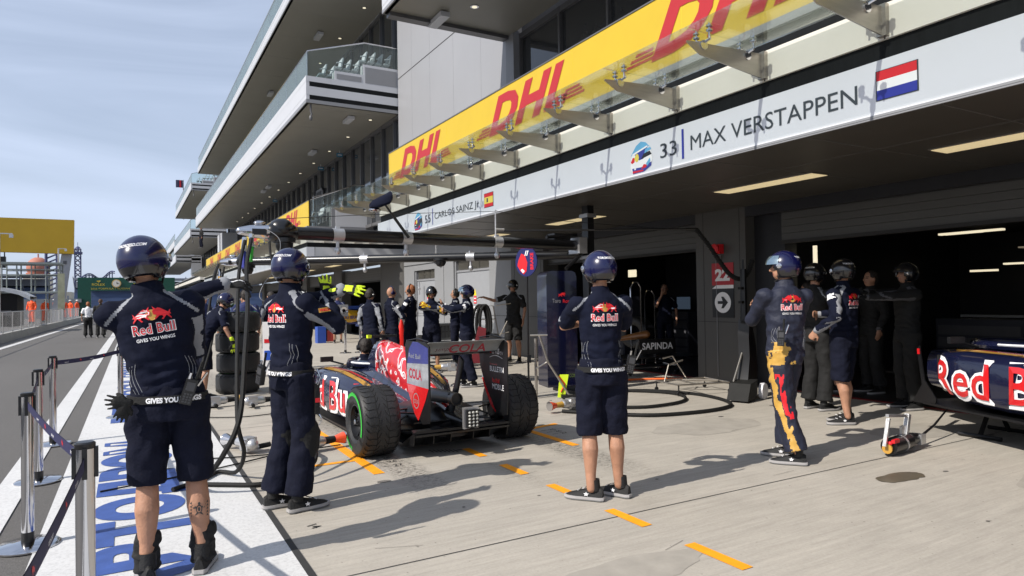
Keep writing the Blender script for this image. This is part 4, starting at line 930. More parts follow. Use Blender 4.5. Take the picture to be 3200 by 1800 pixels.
# ---------------------------------------------------------------- tyres
def arc_text(b, s, R_, h, a0, x, mi, side=-1, step=None):
    """letters standing on a circle of radius R_ in the plane x = const, seen from the -x side"""
    step = step or h*.92/R_
    for i, ch in enumerate(s):
        if ch == ' ': continue
        v, f = fit(text(ch, 1, .03), h*(.72 if ch != 'I' else .22), h); a_ = a0-step*i*side
        c = V((x, R_*math.cos(a_), R_*math.sin(a_))); up_ = V((0, math.cos(a_), math.sin(a_))); u_ = V((0, math.sin(a_)*-side, -math.cos(a_)*-side))*-1
        vs = [tuple(c+u_*(p[0]-h*.3)+up_*p[1]) for p in v]; b.add(vs, f, mi)
tyrem = mat('tyre_rubber', (.016,.016,.017), .55, var=.3, vs=6, bump=.35, bs=60)
groove = mat('tyre_groove', (.004,.004,.004), .9, var=.1)
green = mat('tyre_green', (.03,.42,.04), .5, var=.1)
rimm = mat('rim_black', (.015,.015,.017), .3, metal=.4, var=.1)
def tyre_bm(w=.38, R_=.335, tread=True):
    h = w/2; b = MB()
    prof = [(.165,-h+.03),(.20,-h+.005),(.26,-h),(.305,-h+.012),(.325,-h+.035),(R_-.001,-h+.07),(R_,-h*.4),(R_,h*.4),(R_-.001,h-.07),(.325,h-.035),(.305,h-.012),(.26,h),(.20,h-.005),(.165,h-.03),(.16,0)]
    prof = [(a*R_/.335, z) for a, z in prof]; n = 72; M_ = Matrix.Rotation(math.pi/2,4,'Y')
    rings = [[M_ @ V((q*math.cos(2*math.pi*j/n), q*math.sin(2*math.pi*j/n), z)) for j in range(n)] for q, z in prof]
    b.loft(rings+[rings[0]], 0, close=False)
    if tread:
        for k in range(30):
            a0 = 2*math.pi*k/30
            for s in (-1,1):
                pts = []
                for i in range(9):
                    u_ = i/8; x = s*(.02+u_*(h-.045)); a_ = a0+.13*s*.0+.20*math.sin(u_*3.0)+.045*math.sin(u_*9); rad = R_+.0005-.010*max(0,u_-.75)*4*.6
                    pts.append((x, rad*math.cos(a_), rad*math.sin(a_)))
                b.tube(pts, [(.0042,.003)]*9, 4, 1)
        for s in (-1,1): b.tube([(s*.055+.006*math.sin(9*q), (R_+.0005)*math.cos(q), (R_+.0005)*math.sin(q)) for q in [2*math.pi*i/72 for i in range(73)]], .0035, 4, 1)
    return b
def tyre_marks(parent, w=.38, R_=.335, side=-1):
    b = MB(); x = side*(w/2+.002)
    for a0, a1 in ((.9,3.55),(4.9,5.6)):
        n = 18; b.add([(x,(R_-.086+.030*k)*math.cos(a0+(a1-a0)*i/n),(R_-.086+.030*k)*math.sin(a0+(a1-a0)*i/n)) for i in range(n+1) for k in (0,1)], [(2*i,2*i+1,2*i+3,2*i+2) for i in range(n)])
    b.build('green_band', green, parent, smooth=False)
    b = MB(); arc_text(b, 'PIRELLI', R_-.078, .032, -.75, x-.0005*1, 0, 1); arc_text(b, 'CINTURATO', R_-.078, .028, 2.25, x-.0005, 0, 1); b.build('sidewall_print', green, parent, smooth=False)
def wheel(parent, loc, w, R_, side, name='wheel'):
    t = tyre_bm(w, R_).build(name, [tyrem, groove], parent, ang=30); t.location = loc
    b = MB(); M_ = Matrix.Rotation(side*math.pi/2,4,'Y')
    b.lathe([(.165,-w/2+.05),(.168,w/2-.02),(.158,w/2-.02),(.150,w/2-.06),(.12,w/2-.11),(.05,w/2-.12),(.05,w/2-.05),(.03,w/2-.04),(0,w/2-.04)], 28, 0, M_)
    for k in range(7):
        a_ = 2*math.pi*k/7; b.tube([M_ @ V((.045*math.cos(a_),.045*math.sin(a_),w/2-.10)), M_ @ V((.155*math.cos(a_+.12),.155*math.sin(a_+.12),w/2-.055))], .012, 6)
    b.build('rim', rimm, t); b = MB(); b.lathe([(.028,w/2-.06),(.028,w/2-.015),(.018,w/2-.01),(0,w/2-.01)], 6, 0, M_)
    for k in (1,4): a_ = k*1.05; b.box(M_ @ V((.11*math.cos(a_),.11*math.sin(a_),w/2-.05)), (.012,.03,.06))
    b.build('wheel_nut', chrome, t)
    if side < 0: tyre_marks(t, w, R_)
    return t
# ---------------------------------------------------------------- the racing car (origin under the rear axle, nose to +y)
carnavy = mat('car_navy', (.006,.008,.030), .22, var=.12, coat=.9)
carbon = mat('carbon_black', (.006,.006,.007), .36, var=.25, vs=12)
cargold = mat('car_gold', (.50,.27,.045), .3, var=.08, coat=.6)
silv = mat('wing_silver', (.34,.35,.345), .3, var=.08, coat=.3)
def livery():
    m = bpy.data.materials.new('bull_livery'); m.use_nodes = True; t = m.node_tree; b = t.nodes['Principled BSDF']; l = t.links.new
    c = N(t,'ShaderNodeTexCoord'); w_ = N(t,'ShaderNodeTexWave', i_Scale=3.4, i_Distortion=10., i_Detail=1.6); w_.inputs['Detail Scale'].default_value = 1.3
    w_.wave_profile = 'SIN'; r_ = N(t,'ShaderNodeValToRGB'); e_ = r_.color_ramp.elements; r_.color_ramp.interpolation = 'LINEAR'
    e_[0].position = .0; e_[0].color = (.46,.010,.014,1); e_[1].position = .86; e_[1].color = (.58,.014,.014,1)
    for p, q in ((.91,(.82,.80,.80,1)),(.97,(.82,.80,.80,1)),(1.,(.30,.010,.03,1))): x = e_.new(p); x.color = q
    l(c.outputs['Object'], w_.inputs['Vector']); l(w_.outputs['Fac'], r_.inputs['Fac']); l(r_.outputs['Color'], b.inputs['Base Color'])
    b.inputs['Roughness'].default_value = .25; b.inputs['Coat Weight'].default_value = .8; return m
bull_m = livery()
def sect(y, w, z0, z1, p=.7, cx=0, n=22):
    """superellipse section; p below 1 is boxier"""
    cz, rz = (z0+z1)/2, (z1-z0)/2
    return [V((cx+w*math.copysign(abs(math.cos(a))**p, math.cos(a)), y, cz+rz*math.copysign(abs(math.sin(a))**p, math.sin(a)))) for a in [2*math.pi*j/n for j in range(n)]]
def race_car(label, loc, rz, wheels=True):
    t = thing('racing_car', label, 'racing car', loc, rz)
    b = MB(); b.loft([sect(*q) for q in (((4.55,.06,.28,.36),(4.3,.10,.24,.42),(3.9,.15,.18,.50)) if wheels else ())+((3.4,.19,.13,.58),(2.9,.25,.10,.62),(2.5,.30,.08,.66),(2.0,.31,.08,.66),(1.6,.27,.08,.62),(1.0,.2,.10,.5),(.3,.12,.12,.40))]); b.build('chassis', carnavy, t)
    b = MB(); rings = []
    for y, w, z0, z1 in ((2.02,.17,.62,.86),(1.93,.15,.60,.99),(1.80,.14,.55,1.0),(1.45,.125,.5,.97),(1.1,.105,.45,.88),(.75,.09,.38,.76),(.4,.075,.32,.62),(.1,.06,.28,.50),(-.1,.05,.27,.42)): rings.append(sect(y, w, z0-.1, z1, .8))
    b.loft(rings)
    o = b.build('engine_cover', [bull_m, carnavy], t)
    for p in o.data.polygons:
        if p.center.y > 1.72 or p.center.z < .44: p.material_index = 1
    b = MB(); b.add([(0,1.5,.95),(0,.35,.60),(0,-.02,.66),(0,.0,.90),(0,.9,.99),(0,1.6,1.0)],[tuple(range(6))]); b2 = MB()
    b2.prism([(1.5,.92),(.75,.66),(.50,.64),(.52,.84),(.9,.93),(1.6,.985)], .012, 0, Matrix(((0,0,1,-.006),(1,0,0,0),(0,1,0,0),(0,0,0,1)))); b2.build('shark_fin', bull_m, t, smooth=False)
    b = MB(); b.lathe([(.10,0),(.085,.02),(.07,-.05),(0,-.06)], 16, 0, Matrix.Translation((0,2.0,.90)) @ Matrix.Rotation(-math.pi/2,4,'X')); b.build('air_intake', black, t)
    b = MB(); b.box((0,1.88,1.045),(.34,.05,.032)); b.box((0,1.88,1.01),(.04,.05,.06)); b.box((-.19,1.88,1.045),(.05,.055,.04),1); b.build('camera_bar', [carbon, yel], t)
    b = MB(); b.loft([[V((.22*math.cos(a), 2.42+.42*math.sin(a), z)) for a in [2*math.pi*j/24 for j in range(24)]] for z in (.50,.675)]); b.build('cockpit', black, t)
    b = MB(); b.tube([(.25*math.cos(a), 2.40+.45*math.sin(a), .68) for a in [2*math.pi*j/24 for j in range(25)]], .045, 8); b.build('headrest', carnavy, t)
    b = MB(); b.tube([(.29*math.cos(a), 2.40+.50*math.sin(a), .695) for a in [math.pi*(1.05+.9*j/14) for j in range(15)]], .012, 5); b.build('white_trim', whitec, t)
    for s in (-1,1):
        b = MB(); rings = []
        for y, x0, x1, z0, z1, p in ((2.62,.40,.70,.28,.60,.55),(2.56,.32,.735,.20,.635,.5),(2.3,.26,.75,.12,.65,.5),(1.8,.22,.73,.09,.635,.55),(1.3,.18,.64,.08,.57,.6),(.9,.14,.50,.08,.48,.65),(.5,.10,.34,.09,.40,.7),(.15,.06,.20,.10,.32,.8)):
            rings.append(sect(y, (x1-x0)/2, z0, z1, p, s*(x0+x1)/2))
        b.loft(rings); sp = b.build('sidepod', carnavy, t, ang=45)
        b = MB(); b.box((s*.56,2.63,.45),(.26,.03,.26)); b.build('duct_mouth', black, sp)
        tr = bvh(sp); w_ = 1.50 if s < 0 else 1.35
        t0 = fit(text('Red Bull',1,.06,0,1.04), w_+.08, .43); t1 = fit(text('Red Bull',1,.012,0,1.09), w_, .345)
        if s < 0: wrap(tr, [(shift(t0,-2.66,.155),0,0),(shift(t1,-2.62,.20),1,.007)], (0,0,0), (0,-1,0), (0,0,1), [whitec, carred], 'side_print', sp, .012, 1.2)
        else: wrap(tr, [(shift(t0,1.1,.155),0,0),(shift(t1,1.14,.20),1,.004)], (0,0,0), (0,1,0), (0,0,1), [whitec, carred], 'side_print', sp, .005, 1.2)
        g_ = lambda pts: (([(x,y,0) for x,y in pts]), [tuple(range(len(pts)))])
        def strip(x0,y0,x1,y1,w0,w1,k=14): 
            vs = []
            for i in range(k+1):
                u_ = i/k; x = x0+(x1-x0)*u_; y = y0+(y1-y0)*u_; w = w0+(w1-w0)*u_; vs += [(x-w/2,y,0),(x+w/2,y,0)]
            return vs, [(2*i,2*i+1,2*i+3,2*i+2) for i in range(k)]
        wrap(tr, [(strip(s*.63,2.5,s*.44,1.0,.10,.06),0,0),(strip(s*.555,2.42,s*.38,1.2,.045,.035),1,.001)], (0,0,0), (1,0,0), (0,1,0), [cargold, carred], 'gold_stripe', sp, .004, 1.2)
        # mirror, wishbones, vanes, exhaust side
        b = MB(); b.box((s*.55,2.55,.735),(.16,.05,.065)); b.tube([(s*.50,2.55,.71),(s*.34,2.50,.66)],.012,5); b.build('mirror', carbon, t)
        b = MB(); b.prism([(2.68,.05),(3.0,.05),(2.86,.25),(2.92,.62),(2.88,.66),(2.82,.30),(2.66,.12)], .012, 0, Matrix(((0,0,1,s*.70),(1,0,0,0),(0,1,0,0),(0,0,0,1)))); b.box((s*.70,2.89,.60),(.016,.03,.06),1); b.build('bargeboard', [carbon, carred], t)
        b = MB()
        for a_, c_ in (((.14,.35,.36),(.62,.02,.40)),((.12,-.1,.34),(.62,-.02,.40)),((.14,.5,.20),(.62,.02,.22)),((.10,.0,.18),(.62,-.03,.22)),((.15,.2,.42),(.60,0,.24))): b.tube([(s*a_[0],*a_[1:]),(s*c_[0],*c_[1:])], [(.016,.009)]*2, 6)
        b.build('wishbone', carbon, t); b = MB()
        for a_, c_ in () if not wheels else (((.20,3.65,.52),(.66,3.47,.44)),((.22,3.15,.50),(.66,3.43,.44)),((.20,3.7,.24),(.66,3.47,.22)),((.24,3.1,.22),(.66,3.43,.22)),((.2,3.45,.55),(.64,3.45,.26))): b.tube([(s*a_[0],*a_[1:]),(s*c_[0],*c_[1:])], [(.016,.009)]*2, 6)
        b.build('wishbone', carbon, t)
        b = MB(); b.lathe([(.14,-.02),(.15,.10),(.10,.14),(0,.14)], 20, 0, Matrix.Translation((s*.58,0,.335)) @ Matrix.Rotation(s*math.pi/2,4,'Y')); b.build('brake_drum', carbon, t); b = MB()
        if wheels: b.lathe([(.13,-.02),(.14,.10),(0,.12)], 20, 0, Matrix.Translation((s*.60,3.45,.33)) @ Matrix.Rotation(s*math.pi/2,4,'Y')); b.build('brake_drum', carbon, t)
    b = MB(); b.prism([(-.70,2.85),(-.72,2.5),(-.70,.9),(-.45,.35),(-.45,-.05),(.45,-.05),(.45,.35),(.70,.9),(.72,2.5),(.70,2.85),(.4,3.0),(-.4,3.0)][::-1], .022, 0, Matrix.Translation((0,0,.045))); b.build('floor', carbon, t, smooth=False)
    b = MB(); b.add([(-.5,-.05,.05),(.5,-.05,.05),(.5,-.45,.24),(-.5,-.45,.24),(-.5,-.05,.075),(.5,-.05,.075),(.5,-.45,.262),(-.5,-.45,.262)],[(0,1,2,3),(4,7,6,5),(3,2,6,7),(0,4,5,1),(0,3,7,4),(1,5,6,2)])
    for x in (-.5,-.3,-.12,.12,.3,.5): b.prism([(-.05,.06),(-.40,.12),(-.43,.25),(-.05,.07)], .008, 0, Matrix(((0,0,1,x-.004),(1,0,0,0),(0,1,0,0),(0,0,0,1))))
    b.box((0,-.40,.235),(1.0,.12,.02),R=Matrix.Rotation(.3,3,'X')); b.build('diffuser', carbon, t, smooth=False)
    b = MB(); b.loft([sect(*q) for q in ((.9,.50,.06,.36),(.5,.46,.06,.42),(.1,.40,.07,.42),(-.14,.32,.10,.36),(-.3,.2,.14,.3))]); b.build('rear_body_and_shade', carbon, t)  # black block for the gearbox mass, also shaped as the shadow beneath the tail
    b = MB(); b.loft([sect(*q) for q in ((.5,.16,.12,.42),(.1,.13,.16,.40),(-.3,.07,.24,.36),(-.62,.045,.27,.33))]); b.tube([(-.07,.3,.50),(-.07,-.30,.53),(-.07,-.42,.53)], [.075,.062,.060], 16); b.build('gearbox', carbon, t)
    b = MB(); b.lathe([(.062,-.02),(.064,.07),(.056,.07),(.052,-.02)], 18, 0, Matrix.Translation((-.07,-.38,.53)) @ Matrix.Rotation(math.pi/2,4,'X')); b.box((-.07,-.36,.53),(.1,.02,.1),1); b.build('exhaust', [mat('exhaust_metal',(.10,.09,.08),.35,metal=.8,var=.2), black], t)
    b = MB(); b.box((0,-.63,.365),(.125,.05,.17)); b.box((0,-.60,.37),(.16,.03,.20),1)
    for i in range(3):
        for j in range(5): b.ell((-.038+.038*i,-.660,.303+.031*j),(.014,.012,.012),8,6,2)
    b.build('rain_light', [carbon, alu, mat('light_lens',(.45,.45,.42),.2,var=.1)], t)
    b = MB(); b.tube([(0,-.12,.30),(0,-.30,.60),(0,-.42,.86)], [(.012,.07),(.011,.06),(.010,.06)], 8); b.build('wing_pillar', carbon, t)
    b = MB(); n = 9
    def foil(y0, z0, y1, z1, th, w):
        d_ = V((0,y1-y0,z1-z0)); nn = V((0,-d_.z,d_.y)).normalized(); top_ = []; bot = []
        for i in range(n): u_ = i/(n-1); c = V((0,y0,z0))+d_*u_; bend = -math.sin(u_*math.pi)*.10*d_.length; tt = th*math.sin(math.pi*(u_*.85+.1)); top_.append(c+nn*(bend+tt)); bot.append(c+nn*(bend-tt))
        pr = top_+bot[::-1]; return [[V((x,p.y,p.z)) for p in pr] for x in (-w,w)]
    b.loft(foil(-.10,.86,-.42,.90,.010,.40)); b.build('main_plane', carbon, t, ang=50)
    b = MB(); b.loft(foil(-.41,.905,-.56,1.025,.007,.40)); fl = b.build('flap', silv, t, ang=50)
    b = MB(); v,f = fit(text('simply',1,0,.3),.20,.065); b.add(*place((v,f),(-.33,-.517,.925),(1,0,0),(0,-.62,.78))); v,f = fit(text('COLA',1,.02),.40,.105); b.add(*place((v,f),(-.19,-.512,.915),(1,0,0),(0,-.62,.78)),1); b.build('wing_print', [mat('cola_dark',(.10,.02,.03),.5,var=.1), mat('cola_red',(.32,.01,.03),.45,var=.1)], fl, smooth=False)
    b = MB(); b.box((0,-.22,.30),(.8,.14,.012),R=Matrix.Rotation(-.2,3,'X')); b.build('beam_wing', carbon, t, smooth=False)
    for s in (-1,1):
        pl = [(.02,.97),(-.02,1.02),(-.50,1.03),(-.60,.99),(-.60,.50),(-.58,.28),(-.42,.25),(-.34,.30),(-.12,.55),(-.02,.72)]
        Mx = Matrix(((0,0,1,s*.405-(.012 if s < 0 else 0)),(1,0,0,0),(0,1,0,0),(0,0,0,1)))
        b = MB(); b.prism(pl, .012, 0, Mx); b.tube([(s*.405,.0,1.02),(s*.405,-.3,1.055),(s*.405,-.56,1.035)],.006,4); ep = b.build('endplate', carbon, t, smooth=False)
        b = MB(); x = s*.45+s*.0015+(s*0 if s<0 else .012); x = -.4185 if s < 0 else .4185
        q = lambda pts, mi, o_=0: b.add([(x+s*o_,y,z) for y,z in pts],[tuple(range(len(pts))) if s > 0 else tuple(range(len(pts)-1,-1,-1))],mi)
        q([(-.20,1.02),(-.34,1.02),(-.58,.975),(-.58,.83),(-.04,.80),(-.10,.95)],0); q([(-.04,.80),(-.58,.83),(-.58,.60),(-.03,.60)],1); q([(-.03,.60),(-.58,.60),(-.50,.48),(-.32,.27),(-.22,.33),(-.08,.5)],2)
        sg = -s
        def side_text(s_, y0, z, w, h, mi, bold=.0):
            v,f = fit(text(s_,1,bold),w,h); b.add(*place((v,f),(x+s*.001,y0,z),(0,s,0),(0,0,1)),mi)
        yL = -.09 if s < 0 else -.42
        side_text('COLA',yL,.66,.33,.10,3,.03); side_text('Red Bull',yL,.86,.30,.045,1); n2 = 20
        b.add([(x+s*.001,-.27+.075*math.cos(2*math.pi*i/n2),.455+.075*math.sin(2*math.pi*i/n2)) for i in range(n2)]+[(x+s*.001,-.27+.066*math.cos(2*math.pi*i/n2),.455+.066*math.sin(2*math.pi*i/n2)) for i in range(n2)],[(i,(i+1)%n2,n2+(i+1)%n2,n2+i) for i in range(n2)],1)
        side_text('COLA',(-.27+.055*(-s)*1) if s < 0 else -.325,.43,.11,.04,1)
        b.build('endplate_paint', [mat('plate_blue',(.022,.028,.17),.3,var=.25,coat=.6), mat('plate_silver',(.27,.28,.30),.25,var=.25,vs=8,coat=.6), carred, mat('cola_red',())], ep, smooth=False)
        b = MB(); xi = s*.404-s*.0015
        def in_text(s_, y0, z, w, h, mi, bold=.0): v,f = fit(text(s_,1,bold),w,h); b.add(*place((v,f),(xi,y0,z),(0,-s,0),(0,0,1)),mi)
        y0 = -.24 if s > 0 else -.54
        in_text('S',y0,.87,.05,.10,1); in_text('ervus',y0-s*.05,.865,.16,.06,0,.02); in_text('TV',y0-s*.22,.86,.06,.035,0)
        b.add([(xi,y0-s*.0-s*.03*i,.825+.022*math.sin(i/9*math.pi)+k*(.004+.006*math.sin(i/9*math.pi))) for i in range(10) for k in (0,1)],[(2*i,2*i+1,2*i+3,2*i+2) for i in range(9)],0)
        in_text('Speedweek',y0,.745,.16,.03,1); in_text('BULLETIN',y0,.685,.29,.055,0,.03); in_text('Red Bull',y0-s*.05,.575,.15,.045,1,.02); in_text('MOBILE',y0-s*.05,.51,.24,.055,0)
        b.build('inner_print', [whitec, carred], ep, smooth=False)
    b = MB(); b.loft([sect(4.3+.35*i*.5, .9, .10+.03*i, .115+.03*i, .3) for i in range(3)])
    for s in (-1,1): b.box((s*.9,4.45,.17),(.015,.5,.2))
    for s in (-1,1): b.tube([(s*.08,4.4,.3),(s*.09,4.45,.14)],.015,6)
    for o in t.children:
        if o.name.split('.')[0] in ('main_plane','flap','endplate'): o.location.z += .07
        if o.name.split('.')[0] == 'wing_pillar': o.scale.z = 1.07
    if wheels:
        b.build('front_wing', carbon, t)
        for s in (-1,1): wheel(t, (s*.765,0,.335), .38, .335, s); wheel(t, (s*.775,3.45,.33), .28, .33, s, 'wheel')
    else:
        for s in (-1,1):
            for y in (0,):
                b = MB(); b.lathe([(.035,-.05),(.16,-.04),(.16,-.015),(.035,0),(.03,.07),(0,.08)],20,0,Matrix.Translation((s*.70,y,.335)) @ Matrix.Rotation(s*math.pi/2,4,'Y')); b.build('brake_disc', steel, t)
    return t
race_car('navy racing car with red bull livery standing in the orange marked pit box', (2.82,6.36,.010), 0.)
c2 = race_car('second navy racing car without wheels raised on stands at the right edge', (6.92,1.16,.27), -math.radians(22), False)
for k,(x,y) in enumerate(((6.98,1.55),(7.80,3.6))):
    t = thing('car_stand', ('rear','front')[k]+' black steel stand carrying the wheelless car', 'stand', (x,y,0)); b = MB()
    for s in (-1,1): b.tube([(s*.3,0,.02),(s*.12,0,.25)],.025,6); b.tube([(s*.3,-.2,.03),(s*.3,.2,.03)],.022,6)
    b.tube([(-.3,0,.265),(.3,0,.265)],.025,6); b.build('stand_frame', blackp, t)
# ---------------------------------------------------------------- stack of spare tyres
tp = None
for i, l in enumerate(('bottom','second from the bottom','third from the bottom','top')):
    t = thing('spare_tyre', l+' tyre of the upright stack beside the hoses', 'tyre', (1.60+.012*(i % 2),12.15-.01*i,.175+.338*i), .4*i, 'tyres stacked behind the nearest figures'); t.rotation_euler = (0, -math.pi/2, .5*i)
    if tp is None:
        o = tyre_bm(.335,.34).build('tread', [tyrem, groove], t, ang=30); b = MB(); b.lathe([(.165,-.12),(.168,.14),(.155,.14),(.15,-.05),(0,-.06)],24,0,Matrix.Rotation(-math.pi/2,4,'Y')); r_ = b.build('rim', rimm, t)
        b = MB(); n = 40; x = -.170; b.add([(x,(.262+.024*k)*math.cos(2*math.pi*i_/n),(.262+.024*k)*math.sin(2*math.pi*i_/n)) for i_ in range(n) for k in (0,1)],[(2*i_,2*i_+1,(2*i_+3)%(2*n),(2*i_+2)%(2*n)) for i_ in range(n)]); g_ = b.build('green_band', green, t, smooth=False); tp = (o, r_, g_)
    else:
        for q in tp: c = q.copy(); COL.objects.link(c); c.parent = t
    t.rotation_euler = (0, math.pi/2, .5*i)
# ---------------------------------------------------------------- overhead equipment gantry
t = thing('pit_gantry', 'black overhead gantry with two long booms above the racing car', 'gantry', (0,0,0))
b = MB(); b.bx(6.36,6.48,8.66,8.82,0,2.97); b.bx(6.0,6.7,8.4,9.2,.0,.05); b.build('pillar', carbon, t, smooth=False)
b = MB(); b.bx(6.33,6.51,8.63,8.85,2.78,2.84); b.build('pillar_collar', alu, t, smooth=False); b = MB(); b.bx(6.33,6.51,8.63,8.85,2.12,2.17); b.bx(6.15,6.3,8.6,8.9,2.2,2.45); b.build('pillar_collar', alu, t, smooth=False)
def boom(p0, p1, r_, clamps, label):
    p0, p1 = V(p0), V(p1); d = (p1-p0).normalized(); b = MB()
    b.tube([p0,p1], [(r_,r_*1.08)]*2, 20, up=(0,0,1)); o = b.build('boom', mat('boom_gloss',(.006,.006,.007),.28,coat=.25,var=.1), t)
    for c in clamps:
        q = p0+(p1-p0)*c; b = MB(); b.tube([q-d*.07,q+d*.07], r_*1.13, 20, up=(0,0,1)); b.box(q+V((0,0,r_*1.2)),(.05,.05,.04)); b.tube([q-V((0,0,r_)),q-V((0,0,r_+.10))],.022,6); b.ell(q-V((0,0,r_+.12)),(.04,.04,.05)); b.build('clamp', alu, o)
    b = MB(); b.tube([p1-d*.06,p1+d*.12], r_*1.55, 16, up=(0,0,1), rnd=True); b.ell(p1+V((0,0,.04))+d*.03,(.15,.13,.13),16,10); b.build('boom_housing', MATS['boom_gloss'], o)
    b = MB(); b.tube([p1+d*.14, p1+d*.26, p1+d*.40, p1+d*.50], [(.085,.085),(.09,.085),(.08,.07),(.05,.045)], 16, up=(0,0,1), rnd=True); b.ell(p1+d*.28+V((0,0,.10)),(.07,.04,.03)); hd_ = b.build('boom_head', chrome, o)
    b = MB(); b.box(p1+d*.30+V((0,-.085,-.01)),(.16,.02,.07),0); b.build('head_slot', blackp, hd_)
    b = MB(); b.lathe([(.13,.0),(.13,-.05),(.10,-.06),(.10,-.10),(.07,-.16),(0,-.18)],20,0,Matrix.Translation(p1-V((0,0,r_*.9)))); b.build('dome_camera', blackp, o)
    return o
o1 = boom((6.3,8.74,2.33),(1.62,8.27,2.33),.074,(.35,.66,.86),'')
o2 = boom((6.3,8.9,2.20),(1.86,12.75,2.24),.066,(.30,.62),'')
b = MB(); b.lathe([(.12,.0),(.12,-.04),(.09,-.05),(.09,-.08),(.06,-.13),(0,-.15)],16,0,Matrix.Translation((4.55,10.35,2.2))); b.build('dome_camera', blackp, t)
b = MB(); b.box((5.9,8.8,2.46),(.3,.2,.10)); b.tube([(5.6,8.7,2.44),(6.2,8.75,2.5)],.03,6); b.tube([(6.25,8.7,2.2),(5.95,8.6,2.0),(5.85,8.55,1.95)],.03,6); b.build('drive_unit', carbon, t)
t = thing('boom_lamp', 'black hooded floodlight on a thin arm rising from the near boom', 'lamp', (2.97,8.25,2.32))
b = MB(); b.tube([(.22,.02,0),(-.10,.02,.42)],.013,6); b.tube([(.22,.02,0),(.02,.02,.26)],.02,6); b.build('arm', blackp, t)
b = MB(); b.loft([[V((x, .13*k*math.cos(a), .02+.11*k*max(-.25,math.sin(a))+z)) for a in [2*math.pi*j/14 for j in range(14)]] for x,k,z in ((-.30,.35,.36),(-.26,.75,.36),(-.17,1.05,.38),(-.08,1.1,.42),(-.04,.9,.47))]); b.build('hood', navy, t)
b = MB(); b.ell((-.24,.0,.335),(.08,.08,.03)); b.build('bulb', chrome, t)
t = thing('support_rod', 'thin horizontal rod carrying the coiled hose across the garage front', 'rod', (0,0,0))
b = MB(); b.tube([(4.66,8.6,2.42),(4.66,8.6,2.80)],.012,6); b.tube([(4.66,8.6,2.52),(4.80,8.6,2.52)],.018,6); b.build('upright', alu, t)
b = MB(); b.tube([(4.8,8.6,2.50),(7.2,7.3,2.49)],.014,6); b.tube([(7.15,7.33,2.49),(7.3,7.25,2.49)],.022,6); b.build('rod', blackp, t)
def cable(name, label, pts, r_, m, cat='cable', coil=0, sub=10, group=None):
    P = [V(p) for p in pts]; out = []
    for i in range(len(P)-1):
        a0, a1, a2, a3 = P[max(i-1,0)], P[i], P[i+1], P[min(i+2,len(P)-1)]
        for k in range(sub):
            u_ = k/sub; out.append(.5*((2*a1)+(a2-a0)*u_+(2*a0-5*a1+4*a2-a3)*u_**2+(3*a1-a0-3*a2+a3)*u_**3))
    out.append(P[-1]); b = MB()
    if coil:
        q = []
        tot = len(out)
        for i in range(tot*4):
            f_ = i/4; j = min(int(f_), tot-2); c = out[j].lerp(out[j+1], f_-j); d = (out[j+1]-out[j]).normalized(); a_ = d.orthogonal().normalized(); e_ = d.cross(V((0,1,0))).normalized(); g_ = d.cross(e_); w_ = i*1.15
            q.append(c+(e_*math.cos(w_)+g_*math.sin(w_))*coil)
        out = q
    b.tube(out, r_, 7 if not coil else 5); o = b.build(name, m); return tag(o, label, cat, group)
cable('coiled_hose', 'black coiled hose drooping past the 22 pier sign', [(7.3,7.25,2.48),(7.38,7.1,2.25),(7.5,7.0,2.0),(7.62,6.95,1.83),(7.72,6.9,1.75),(7.82,6.86,1.75),(7.90,6.82,1.85),(7.93,6.78,2.0)], .016, rubber, 'hose', .022, 14)
for l, pts in (('thin black wire running above the near boom to its head',[(1.3,8.3,2.47),(2.8,8.4,2.62),(4.66,8.6,2.78)]),('thin wire from the rod top back towards the pillar',[(4.66,8.6,2.79),(5.6,8.6,2.70),(8.6,8.5,2.62)])):
    cable('wire', l, pts, .004, blackp)
# hoses from the boom heads to the ground
H1 = [(1.19,7.85,2.22),(1.10,7.5,2.0),(1.04,7.2,1.81),(.96,6.6,1.46),(.85,6.0,1.09),(.75,5.6,.62),(.63,5.6,.34),(.50,5.8,.10),(.50,6.05,.03),(.66,5.95,.025),(.93,5.79,.025),(1.22,5.89,.03),(1.45,6.2,.05),(1.53,6.5,.09),(1.47,6.72,.10)]
cable('air_hose', 'thick black hose sweeping from the near boom head down and across the white strip', H1, .021, rubber, 'hose')
cable('air_hose', 'black hose with green coupling bound to its neighbour near the ground', [(1.12,7.85,2.2),(1.02,7.5,1.9),(.96,7.2,1.65),(.84,6.4,1.07),(.76,5.8,.56),(.82,5.9,.28),(.80,6.2,.06),(.68,6.4,.03),(.52,6.2,.03),(.3,6.0,.03)], .018, rubber, 'hose')
cable('air_hose', 'ribbed black hose looping from the near boom head behind the blue helmet', [(1.42,8.1,2.2),(1.42,7.9,1.95),(1.55,7.8,1.72),(1.75,7.75,1.62)], .014, rubber, 'hose')
cable('air_hose', 'black hose hanging from the far boom head behind the nearest man', [(1.42,13.1,2.2),(1.27,12.5,1.9),(1.13,12,1.23),(1.04,11.5,.75),(.90,11,.31),(.85,10.6,.03),(1.1,10.5,.03)], .024, rubber, 'hose')
cable('air_hose', 'second black hose from the far boom head with yellow and red couplings', [(1.50,13.0,2.15),(1.40,12.6,1.8),(1.28,12.2,1.4),(1.15,11.6,.9),(1.0,11.2,.5)], .018, rubber, 'hose')
